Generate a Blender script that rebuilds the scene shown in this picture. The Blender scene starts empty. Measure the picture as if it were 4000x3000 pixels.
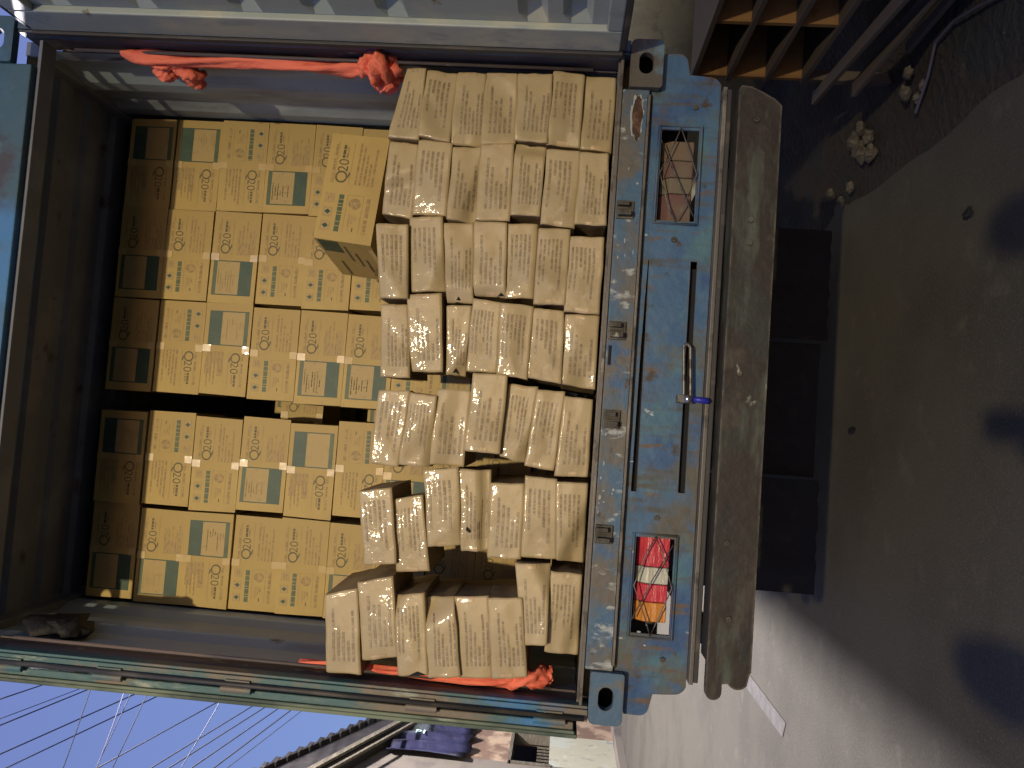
import bpy, bmesh, math, random
from mathutils import Vector, Matrix, noise
R = math.radians
scene = bpy.context.scene
col = scene.collection

# ---------------------------------------------------------------- camera
cam_data = bpy.data.cameras.new("camera")
cam = bpy.data.objects.new("camera", cam_data); col.objects.link(cam)
cam_data.sensor_fit = 'HORIZONTAL'; cam_data.sensor_width = 36.0
cam_data.lens = 3000.0 / 4000.0 * 36.0
cam_data.clip_start = 0.05; cam_data.clip_end = 2000
CAM = Vector((-0.206, -2.744, 1.52))
YAW, PITCH, ROLL = R(3.01), R(4.04), R(3.92)
fw = Vector((math.sin(YAW)*math.cos(PITCH), math.cos(YAW)*math.cos(PITCH), math.sin(PITCH)))
r0 = Vector((math.cos(YAW), -math.sin(YAW), 0)); u0 = r0.cross(fw)
rt = r0*math.cos(ROLL) + u0*math.sin(ROLL); up = -r0*math.sin(ROLL) + u0*math.cos(ROLL)
# the phone was held on its side: picture right = world down, picture up = world right
M = Matrix(((-up.x, rt.x, -fw.x), (-up.y, rt.y, -fw.y), (-up.z, rt.z, -fw.z))).to_4x4()
cam.matrix_world = Matrix.Translation(CAM) @ M
scene.camera = cam

# ---------------------------------------------------------------- sky and exposure
world = bpy.data.worlds.new("World"); scene.world = world; world.use_nodes = True
nt = world.node_tree; nt.nodes.clear()
wo = nt.nodes.new('ShaderNodeOutputWorld'); bg = nt.nodes.new('ShaderNodeBackground')
sky = nt.nodes.new('ShaderNodeTexSky'); sky.sky_type = 'NISHITA'; sky.sun_disc = False
sky.sun_elevation = R(4.0); sky.sun_rotation = R(180); sky.ozone_density = 3.0; sky.air_density = 1.0; sky.dust_density = 2.0
mixn = nt.nodes.new('ShaderNodeMix'); mixn.data_type = 'RGBA'; mixn.inputs[0].default_value = 0.75
mixn.inputs[7].default_value = (0.21, 0.235, 0.58, 1)
gain = nt.nodes.new('ShaderNodeVectorMath'); gain.operation = 'SCALE'; gain.inputs[3].default_value = 0.48
nt.links.new(sky.outputs[0], gain.inputs[0])
nt.links.new(gain.outputs[0], mixn.inputs[6])
nt.links.new(mixn.outputs[2], bg.inputs[0]); bg.inputs[1].default_value = 1.0
nt.links.new(bg.outputs[0], wo.inputs[0])
scene.view_settings.view_transform = 'Standard'; scene.view_settings.look = 'None'
scene.view_settings.exposure = -0.1; scene.view_settings.gamma = 1.0
scene.render.resolution_x = 1024; scene.render.resolution_y = 768
scene.render.engine = 'CYCLES'

# ---------------------------------------------------------------- materials
def nodes_of(name):
    m = bpy.data.materials.new(name); m.use_nodes = True
    n = m.node_tree; n.nodes.clear()
    out = n.nodes.new('ShaderNodeOutputMaterial'); b = n.nodes.new('ShaderNodeBsdfPrincipled')
    n.links.new(b.outputs[0], out.inputs[0])
    return m, n, b
def mix(n, fac, a, b):
    m = n.nodes.new('ShaderNodeMix'); m.data_type = 'RGBA'
    for sock, v in ((m.inputs[0], fac), (m.inputs[6], a), (m.inputs[7], b)):
        if isinstance(v, (int, float)): sock.default_value = v
        elif isinstance(v, tuple): sock.default_value = (v[0], v[1], v[2], 1)
        else: n.links.new(v, sock)
    return m.outputs[2]
def coords(n, seed=0.0, stretch=(1, 1, 1), space='Object'):
    tc = n.nodes.new('ShaderNodeTexCoord'); mp = n.nodes.new('ShaderNodeMapping')
    mp.inputs['Location'].default_value = (seed*3.7, seed*1.9, seed*5.3); mp.inputs['Scale'].default_value = stretch
    n.links.new(tc.outputs[space], mp.inputs[0]); return mp.outputs[0]
def noise_mask(n, scale, lo, hi, seed=0.0, stretch=(1, 1, 1), detail=6, rough=0.6):
    t = n.nodes.new('ShaderNodeTexNoise'); t.inputs['Scale'].default_value = scale
    t.inputs['Detail'].default_value = detail; t.inputs['Roughness'].default_value = rough
    n.links.new(coords(n, seed, stretch), t.inputs['Vector'])
    r = n.nodes.new('ShaderNodeMapRange'); r.inputs[1].default_value = lo; r.inputs[2].default_value = hi
    n.links.new(t.outputs[0], r.inputs[0]); return r.outputs[0]
def bump(n, b, scale, dist, strength=1.0, seed=0.0, stretch=(1, 1, 1), sock='Normal', detail=5):
    t = n.nodes.new('ShaderNodeTexNoise'); t.inputs['Scale'].default_value = scale; t.inputs['Detail'].default_value = detail
    n.links.new(coords(n, seed, stretch), t.inputs['Vector'])
    bp = n.nodes.new('ShaderNodeBump'); bp.inputs['Distance'].default_value = dist; bp.inputs['Strength'].default_value = strength
    n.links.new(t.outputs[0], bp.inputs['Height']); n.links.new(bp.outputs[0], b.inputs[sock])
def layered(name, base, layers, rough=0.6, metallic=0.0, bmp=None, coat=None, spec=None):
    """layers: (colour, noise scale, lo, hi, seed, stretch)"""
    m, n, b = nodes_of(name); c = base
    for (cc, sc, lo, hi, seed, st) in layers:
        c = mix(n, noise_mask(n, sc, lo, hi, seed, st), c, cc)
    if isinstance(c, tuple): b.inputs['Base Color'].default_value = (*c, 1)
    else: n.links.new(c, b.inputs['Base Color'])
    b.inputs['Roughness'].default_value = rough; b.inputs['Metallic'].default_value = metallic
    if spec is not None: b.inputs['Specular IOR Level'].default_value = spec
    if bmp: bump(n, b, *bmp)
    if coat:
        b.inputs['Coat Weight'].default_value = coat[0]; b.inputs['Coat Roughness'].default_value = coat[1]
        bump(n, b, coat[2], coat[3], 1.0, 7.0, coat[4], 'Coat Normal', 3)
    return m
one = (1, 1, 1)
MT = {}
MT['asphalt'] = layered('asphalt', (.066, .060, .042), [((.048, .043, .030), 1.3, .45, .62, 1, one), ((.09, .082, .06), 6, .60, .72, 2, one), ((.05, .045, .04), 2.5, .66, .70, 3, one), ((.10, .09, .07), 90, .5, .7, 4, one), ((.045, .04, .03), 38, .62, .74, 14, one)], .85, bmp=(120, .004, .7))
MT['dirt'] = layered('dirt', (.030, .022, .015), [((.018, .021, .018), 2, .45, .6, 5, one), ((.055, .040, .027), 14, .6, .72, 6, one), ((.13, .12, .10), 38, .70, .74, 8, one)], .95, bmp=(25, .03, 1.0))
MT['road_paint'] = layered('road_paint', (.10, .095, .088), [((.07, .064, .052), 9, .42, .58, 1, one)], .7)
MT['grey_paint'] = layered('grey_paint', (.30, .375, .42), [((.42, .49, .52), 3, .55, .66, 2, (1, 1, .35)), ((.17, .19, .23), 2.2, .53, .64, 4, (1, 1, .3)), ((.10, .07, .055), 9, .66, .72, 6, (1, 1, .5))], .5, bmp=(6, .008, .5))
MT['door_paint'] = layered('door_paint', (.29, .345, .33), [((.42, .43, .34), 3.3, .52, .66, 2, (1, 1, .6)), ((.21, .26, .28), 4.2, .55, .64, 4, (1, 1, .6)), ((.12, .11, .07), 12, .69, .74, 6, one)], .5, bmp=(6, .006, .5))
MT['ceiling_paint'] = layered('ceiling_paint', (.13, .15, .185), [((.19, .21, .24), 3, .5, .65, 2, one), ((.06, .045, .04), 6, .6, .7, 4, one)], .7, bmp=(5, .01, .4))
MT['post_paint'] = layered('post_paint', (.075, .062, .062), [((.14, .11, .10), 5, .5, .6, 2, (1, 1, .2)), ((.045, .05, .07), 9, .55, .65, 4, (1, 1, .2)), ((.30, .26, .18), 26, .64, .70, 9, (1, 1, .3))], .65, bmp=(14, .01, .6))
MT['blue_paint'] = layered('blue_paint', (.042, .108, .20), [((.022, .068, .17), 3.2, .50, .60, 2, one), ((.055, .14, .18), 4.6, .52, .64, 4, one), ((.085, .080, .062), 3.0, .51, .62, 6, (1, 1, 1)), ((.060, .062, .052), 7.0, .53, .66, 26, (2.6, 1, .35)), ((.10, .070, .045), 10, .60, .68, 36, (2.2, 1, .5)), ((.032, .095, .19), 6.5, .57, .64, 16, one), ((.045, .036, .03), 12, .62, .70, 11, one), ((.36, .40, .38), 15, .685, .72, 9, (1, 1, .7))], .55, bmp=(22, .006, .6))
MT['blue_sill'] = layered('blue_sill', (.042, .105, .18), [((.100, .092, .074), 3.8, .46, .58, 1, (1, 1, 1)), ((.03, .088, .19), 5, .55, .63, 4, one), ((.40, .44, .43), 9, .60, .68, 9, (1.2, 1, .35)), ((.30, .34, .33), 24, .60, .68, 19, (1, 1, .6)), ((.05, .04, .035), 16, .64, .70, 12, one)], .55, bmp=(22, .006, .6))
MT['header_paint'] = layered('header_paint', (.03, .085, .12), [((.035, .035, .045), 3.0, .52, .60, 2, one), ((.03, .15, .34), 1.3, .44, .54, 5, one), ((.06, .12, .12), 8, .6, .68, 7, one)], .6, bmp=(10, .01, .5))
MT['teal_strip'] = layered('teal_strip', (.045, .115, .125), [((.15, .13, .10), 5.5, .46, .55, 3, (1, 1, .5)), ((.28, .32, .26), 14, .60, .70, 6, (1, 1, .35)), ((.03, .16, .36), 2.5, .62, .68, 5, (1, 1, .4))], .55, bmp=(20, .006, .6))
MT['seal'] = layered('seal', (.15, .19, .13), [((.05, .075, .06), 6, .5, .6, 3, (1, 1, .25)), ((.30, .33, .26), 20, .62, .7, 6, (1, 1, .2))], .7)
MT['gasket'] = layered('gasket', (.03, .03, .032), [((.075, .07, .06), 9, .55, .66, 3, (1, 1, .3))], .6)
MT['rust'] = layered('rust', (.021, .016, .011), [((.020, .024, .018), 4, .5, .6, 2, one), ((.045, .036, .026), 7, .56, .66, 5, one), ((.062, .072, .055), 4, .56, .68, 8, (.5, 1, 2.6)), ((.015, .014, .011), 6, .54, .64, 28, (.35, 1, 2.6)), ((.26, .27, .20), 5, .66, .69, 10, (1, 1, 1.6))], .6, bmp=(25, .006, .6))
MT['strip_steel'] = layered('strip_steel', (.115, .105, .09), [((.22, .20, .17), 12, .55, .65, 3, (.3, 1, 1)), ((.05, .045, .04), 8, .55, .62, 4, one)], .5, .2, bmp=(40, .003, .5))
MT['cast_blue'] = layered('cast_blue', (.055, .115, .18), [((.12, .12, .105), 9, .52, .64, 1, one), ((.04, .05, .055), 14, .62, .7, 4, one)], .6, bmp=(40, .004, .7))
MT['cast_grey'] = layered('cast_grey', (.075, .068, .056), [((.09, .16, .20), 6, .53, .62, 5, one), ((.12, .105, .085), 12, .6, .7, 4, one)], .6, bmp=(40, .004, .7))
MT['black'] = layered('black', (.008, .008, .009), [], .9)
MT['dark_steel'] = layered('dark_steel', (.03, .028, .026), [((.05, .045, .035), 8, .5, .65, 4, one)], .7, bmp=(12, .01, .5))
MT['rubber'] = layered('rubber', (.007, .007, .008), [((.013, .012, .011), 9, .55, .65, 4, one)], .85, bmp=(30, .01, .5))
MT['wire'] = layered('wire', (.14, .135, .12), [((.05, .035, .025), 30, .5, .6, 4, one)], .45, .5)
MT['chrome'] = layered('chrome', (.5, .5, .5), [], .22, .9)
MT['knob_blue'] = layered('knob_blue', (.02, .025, .30), [], .4)
MT['chip'] = layered('chip', (.30, .33, .32), [((.3, .36, .4), 40, .5, .6, 2, one)], .7)
MT['dark_rust'] = layered('dark_rust', (.05, .026, .015), [((.115, .065, .035), 22, .5, .62, 2, one), ((.28, .26, .22), 30, .66, .71, 5, one)], .85, bmp=(60, .006, .8))
MT['orange_cloth'] = layered('orange_cloth', (.80, .19, .115), [((.60, .10, .06), 22, .5, .65, 2, (1, 1, .3))], .8, bmp=(40, .012, .8, 2.0, (1, 1, .35)))
MT['black_cloth'] = layered('black_cloth', (.005, .005, .007), [((.014, .014, .014), 15, .55, .65, 3, one)], .75, bmp=(30, .01, .8))
MT['carton'] = layered('carton', (.41, .298, .092), [((.355, .255, .08), 2.0, .45, .62, 2, one), ((.36, .235, .09), 30, .55, .75, 4, (1, 1, 4))], .6, bmp=(60, .001, .5, 3.0, (1, 1, 8)))
MT['carton_ink'] = layered('carton_ink', (.235, .16, .06), [((.36, .25, .09), 55, .46, .62, 3, one)], .6)
MT['carton_haze'] = layered('carton_haze', (.33, .235, .085), [((.25, .175, .065), 45, .5, .6, 3, (1, 1, 3))], .6)
MT['carton_dark_ink'] = layered('carton_dark_ink', (.085, .070, .032), [((.13, .10, .045), 30, .5, .6, 3, one)], .6)
MT['carton_green'] = layered('carton_green', (.020, .055, .036), [((.032, .068, .042), 25, .5, .62, 3, one)], .55)
MT['carton_pale_green'] = layered('carton_pale_green', (.065, .095, .045), [((.045, .075, .04), 25, .5, .62, 3, one)], .55)
MT['carton_label'] = layered('carton_label', (.36, .265, .105), [((.29, .215, .09), 40, .55, .66, 3, one)], .6)
MT['kraft'] = layered('kraft', (.385, .305, .160), [((.315, .25, .128), 5, .45, .60, 2, one), ((.42, .345, .22), 13, .60, .72, 5, one)], .55, bmp=(16, .003, .4), coat=(.6, .085, 42, .0024, (1, 1, 1)))
MT['kraft_side'] = layered('kraft_side', (.30, .22, .12), [((.24, .17, .09), 7, .45, .62, 2, one)], .55, bmp=(14, .004, .7))  # sides darker than the front, their shade put into the colour
MT['kraft_ink'] = layered('kraft_ink', (.19, .145, .085), [((.30, .235, .13), 60, .45, .6, 3, one)], .5)
MT['tape'] = layered('tape', (.45, .325, .13), [((.40, .29, .12), 20, .5, .6, 2, one)], .35, coat=(1.0, .05, 30, .0006, one))
MT['tape'].node_tree.nodes['Principled BSDF'].inputs['Coat IOR'].default_value = 1.6
MT['tape_dull'] = layered('tape_dull', (.42, .302, .112), [((.385, .27, .10), 20, .5, .6, 2, one)], .45)
MT['film_tape'] = layered('film_tape', (.455, .345, .19), [((.38, .285, .145), 5, .45, .60, 2, one)], .4, coat=(1.0, .08, 45, .004, one))
MT['whitewash'] = layered('whitewash', (.33, .32, .23), [((.34, .36, .29), 1.6, .5, .58, 2, one), ((.22, .23, .19), 5, .58, .66, 5, one), ((.45, .43, .34), 3, .6, .7, 7, one)], .85, bmp=(10, .01, .5))
MT['plaster_peach'] = layered('plaster_peach', (.15, .095, .062), [((.34, .25, .16), 2.0, .48, .6, 2, one), ((.20, .15, .12), 5, .58, .7, 5, one)], .85)
MT['plaster_grey'] = layered('plaster_grey', (.16, .14, .11), [((.11, .095, .08), 1.2, .48, .6, 2, one), ((.14, .12, .10), 5, .6, .7, 5, one)], .85)
MT['wall_right'] = layered('wall_right', (.13, .115, .062), [((.095, .085, .05), 1.6, .48, .6, 2, one), ((.08, .07, .045), 5, .56, .66, 5, (1, 1, 3))], .9, bmp=(12, .01, .5))
MT['tarp'] = layered('tarp', (.014, .014, .045), [((.004, .004, .014), 1.6, .46, .55, 2, (1, 1, .4)), ((.030, .026, .07), 3, .62, .7, 5, (1, 1, .3))], .6, bmp=(4, .05, .7))
MT['roof_dark'] = layered('roof_dark', (.014, .012, .012), [((.025, .021, .018), 4, .5, .6, 2, one)], .8)
MT['wood_trim'] = layered('wood_trim', (.085, .075, .05), [((.14, .12, .085), 6, .5, .6, 2, (1, 1, 6))], .8)
MT['rack_wood'] = layered('rack_wood', (.085, .068, .056), [((.085, .068, .055), 5, .5, .6, 2, (1, .3, 1))], .8, bmp=(20, .004, .5))
MT['rack_lit'] = layered('rack_lit', (.22, .12, .04), [((.16, .085, .03), 6, .5, .6, 2, one)], .75)  # orange of the lamplight on the dividers, put into their colour
MT['stone'] = layered('stone', (.060, .052, .038), [((.12, .11, .085), 12, .5, .6, 2, one)], .9, bmp=(20, .02, .8))
MT['cable'] = layered('cable', (.02, .02, .025), [], .6)
MT['cable_white'] = layered('cable_white', (.07, .07, .10), [], .5)
MT['skin'] = layered('skin', (.25, .13, .08), [], .55)
MT['shirt'] = layered('shirt', (.08, .09, .13), [((.06, .07, .10), 8, .5, .6, 2, one)], .85)
MT['trousers'] = layered('trousers', (.03, .035, .05), [], .85)
MT['hair'] = layered('hair', (.012, .01, .009), [], .6)
MT['red_lens'] = layered('red_lens', (.50, .045, .065), [((.34, .03, .045), 9, .48, .66, 2, one)], .3, bmp=(70, .006, 1.0, 2.0, (.2, 1, 1)))
MT['white_lens'] = layered('white_lens', (.46, .47, .39), [((.33, .33, .27), 9, .5, .66, 2, one)], .3, bmp=(70, .006, 1.0, 2.0, (.2, 1, 1)))
MT['amber_lens'] = layered('amber_lens', (.52, .21, .04), [((.38, .14, .03), 9, .48, .66, 2, one)], .3, bmp=(70, .006, 1.0, 2.0, (.2, 1, 1)))
MT['dust_red'] = layered('dust_red', (.115, .055, .048), [((.13, .10, .07), 9, .45, .65, 2, one)], .7)  # right lenses: dust, with the shade they sit in also in the colour
MT['dust_white'] = layered('dust_white', (.13, .11, .07), [((.14, .12, .08), 9, .45, .65, 2, one)], .7)
MT['dust_amber'] = layered('dust_amber', (.14, .095, .055), [((.13, .10, .07), 9, .45, .65, 2, one)], .7)
def edge_wear(name, colour, radius=.014, amount=1.0):
    m = MT[name]; n = m.node_tree; b = n.nodes['Principled BSDF']; src = b.inputs['Base Color'].links[0].from_socket
    bv = n.nodes.new('ShaderNodeBevel'); bv.samples = 4; bv.inputs[0].default_value = radius; ge = n.nodes.new('ShaderNodeNewGeometry')
    dt = n.nodes.new('ShaderNodeVectorMath'); dt.operation = 'DOT_PRODUCT'; n.links.new(bv.outputs[0], dt.inputs[0]); n.links.new(ge.outputs['Normal'], dt.inputs[1])
    mr = n.nodes.new('ShaderNodeMapRange'); mr.inputs[1].default_value = .995; mr.inputs[2].default_value = .80; n.links.new(dt.outputs['Value'], mr.inputs[0])
    mu = n.nodes.new('ShaderNodeMath'); mu.operation = 'MULTIPLY'; n.links.new(mr.outputs[0], mu.inputs[0]); n.links.new(noise_mask(n, 14, .36, .60, 33), mu.inputs[1])
    n.links.new(mix(n, mu.outputs[0], src, colour), b.inputs['Base Color'])
edge_wear('blue_paint', (.075, .062, .045)); edge_wear('cast_blue', (.07, .06, .045)); edge_wear('rust', (.14, .125, .095)); edge_wear('blue_sill', (.10, .09, .07))
def glow(name, c, s):
    m, n, b = nodes_of(name); b.inputs['Base Color'].default_value = (*c, 1)
    b.inputs['Emission Color'].default_value = (*c, 1); b.inputs['Emission Strength'].default_value = s
    return m
MT['lamp_glow'] = glow('lamp_glow', (.95, 1.0, .98), 6.0)
MT['warm_glow'] = glow('warm_glow', (1.0, .80, .52), 20.0)
MT['letter_glow'] = glow('letter_glow', (.6, .85, .85), 0.6)  # letters given a faint glow of their own, no lamp in them

# ---------------------------------------------------------------- mesh helpers
class MB:
    def __init__(s): s.v, s.f, s.m = [], [], []
    def add(s, verts, faces, mi=0):
        o = len(s.v); s.v += [tuple(p) for p in verts]; s.f += [tuple(o+i for i in f) for f in faces]; s.m += [mi]*len(faces); return s
    def box(s, x0, x1, y0, y1, z0, z1, mi=0):
        v = [(x, y, z) for z in (z0, z1) for y in (y0, y1) for x in (x0, x1)]
        return s.add(v, [(0, 2, 3, 1), (4, 5, 7, 6), (0, 1, 5, 4), (2, 6, 7, 3), (0, 4, 6, 2), (1, 3, 7, 5)], mi)
    def beam(s, a, b, w, h, mi=0):
        a, b = Vector(a), Vector(b); d = (b-a).normalized(); ref = Vector((0, 0, 1)) if abs(d.z) < .95 else Vector((1, 0, 0))
        sx = d.cross(ref).normalized()*w/2; sz = sx.cross(d).normalized()*h/2
        v = [p + i*sx + j*sz for p in (a, b) for i, j in ((-1, -1), (1, -1), (1, 1), (-1, 1))]
        return s.add(v, [(0, 1, 2, 3), (7, 6, 5, 4), (0, 4, 5, 1), (1, 5, 6, 2), (2, 6, 7, 3), (3, 7, 4, 0)], mi)
    def tube(s, pts, r, seg=8, mi=0, caps=True):
        pts = [Vector(p) for p in pts]; n = len(pts); rr = r if isinstance(r, (list, tuple)) else [r]*n
        v = []; prev = None
        for i, p in enumerate(pts):
            t = (pts[min(i+1, n-1)] - pts[max(i-1, 0)]).normalized()
            if prev is None:
                ref = Vector((0, 0, 1)) if abs(t.z) < .9 else Vector((1, 0, 0)); a = t.cross(ref).normalized()
            else: a = (prev - t*prev.dot(t)).normalized()
            prev = a; b = t.cross(a)
            v += [p + (a*math.cos(2*math.pi*k/seg) + b*math.sin(2*math.pi*k/seg))*rr[i] for k in range(seg)]
        f = [(i*seg+k, i*seg+(k+1) % seg, (i+1)*seg+(k+1) % seg, (i+1)*seg+k) for i in range(n-1) for k in range(seg)]
        if caps: f += [tuple(range(seg))[::-1], tuple((n-1)*seg+k for k in range(seg))]
        return s.add(v, f, mi)
    def blob(s, c, r, seed=0, amp=.15, mi=0, nu=10, nv=7):
        c = Vector(c); v = []
        for j in range(nv+1):
            th = math.pi*j/nv
            for i in range(nu):
                ph = 2*math.pi*i/nu; d = Vector((math.sin(th)*math.cos(ph), math.sin(th)*math.sin(ph), math.cos(th)))
                k = 1 + amp*noise.noise(d*1.7 + Vector((seed*7.1, seed*3.3, seed)))*2
                v.append(c + Vector((d.x*r[0], d.y*r[1], d.z*r[2]))*k)
        f = [(j*nu+i, j*nu+(i+1) % nu, (j+1)*nu+(i+1) % nu, (j+1)*nu+i) for j in range(nv) for i in range(nu)]
        return s.add(v, f, mi)
    def build(s, name, mats, parent=None, smooth=False, bevel=0, seg=2, loc=None):
        me = bpy.data.meshes.new(name)
        v = s.v
        if loc is not None: v = [(a[0]-loc[0], a[1]-loc[1], a[2]-loc[2]) for a in v]
        me.from_pydata(v, [], s.f)
        for k in (mats if isinstance(mats, (list, tuple)) else [mats]): me.materials.append(MT[k] if isinstance(k, str) else k)
        for p, mi in zip(me.polygons, s.m): p.material_index = mi; p.use_smooth = smooth
        me.update()
        o = bpy.data.objects.new(name, me); col.objects.link(o)
        if loc is not None: o.location = loc
        if parent: o.parent = parent
        if bevel:
            b = o.modifiers.new('bevel', 'BEVEL'); b.width = bevel; b.segments = seg; b.limit_method = 'ANGLE'; b.angle_limit = R(40)
        return o
def tag(o, label, cat=None, group=None):
    o['label'] = label
    if cat: o['category'] = cat
    if group: o['group'] = group
    return o
def thing(name, label, cat, loc=(0, 0, 0), group=None):
    o = bpy.data.objects.new(name, None); col.objects.link(o); o.location = loc; o.empty_display_size = .1
    return tag(o, label, cat, group)
def part(mb, name, mats, root, **k):
    """a part is modelled in world coordinates and hung under a root standing at its own place"""
    o = mb.build(name, mats, None, **k)
    bpy.context.view_layer.update()
    o.parent = root; w = Vector((0, 0, 0)); r = root
    while r: w += r.location; r = r.parent
    o.location = o.location - w
    return o
def structure(o): o['kind'] = 'structure'; return o
def plate(name, outer, holes, y0, y1, mats, root, bevel=0):
    """flat plate in the XZ plane with openings"""
    cu = bpy.data.curves.new(name, 'CURVE'); cu.dimensions = '2D'; cu.fill_mode = 'BOTH'; cu.extrude = abs(y1-y0)/2
    for loop in [outer]+holes:
        sp = cu.splines.new('POLY'); sp.points.add(len(loop)-1); sp.use_cyclic_u = True
        for p, q in zip(sp.points, loop): p.co = (q[0], q[1], 0, 1)
    tmp = bpy.data.objects.new(name, cu); col.objects.link(tmp)
    dg = bpy.context.evaluated_depsgraph_get(); me = bpy.data.meshes.new_from_object(tmp.evaluated_get(dg))
    bpy.data.objects.remove(tmp); mid = (y0+y1)/2
    for v in me.vertices: x, y, z = v.co; v.co = (x, mid - z, y)
    me.flip_normals()
    bm = bmesh.new(); bm.from_mesh(me); bmesh.ops.recalc_face_normals(bm, faces=bm.faces); bm.to_mesh(me); bm.free()
    me.materials.clear(); me.materials.append(MT[mats])
    for p in me.polygons: p.use_smooth = False; p.material_index = 0
    o = bpy.data.objects.new(name, me); col.objects.link(o)
    o.parent = root; o.location = -root.location
    if bevel:
        b = o.modifiers.new('bevel', 'BEVEL'); b.width = bevel; b.segments = 2; b.limit_method = 'ANGLE'; b.angle_limit = R(50)
    return o
def text_polys(txt, size=1.0, offset=0.0):
    cu = bpy.data.curves.new('t', 'FONT'); cu.body = txt; cu.size = size; cu.offset = offset; cu.resolution_u = 4
    tmp = bpy.data.objects.new('t', cu); col.objects.link(tmp)
    dg = bpy.context.evaluated_depsgraph_get(); me = bpy.data.meshes.new_from_object(tmp.evaluated_get(dg))
    v = [tuple(a.co[:2]) for a in me.vertices]; f = [tuple(p.vertices) for p in me.polygons]
    bpy.data.objects.remove(tmp); bpy.data.meshes.remove(me); bpy.data.curves.remove(cu)
    return v, f
def arc(cx, cz, r, a0, a1, n=6): return [(cx+r*math.cos(R(a0+(a1-a0)*i/n)), cz+r*math.sin(R(a0+(a1-a0)*i/n))) for i in range(n+1)]
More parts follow.
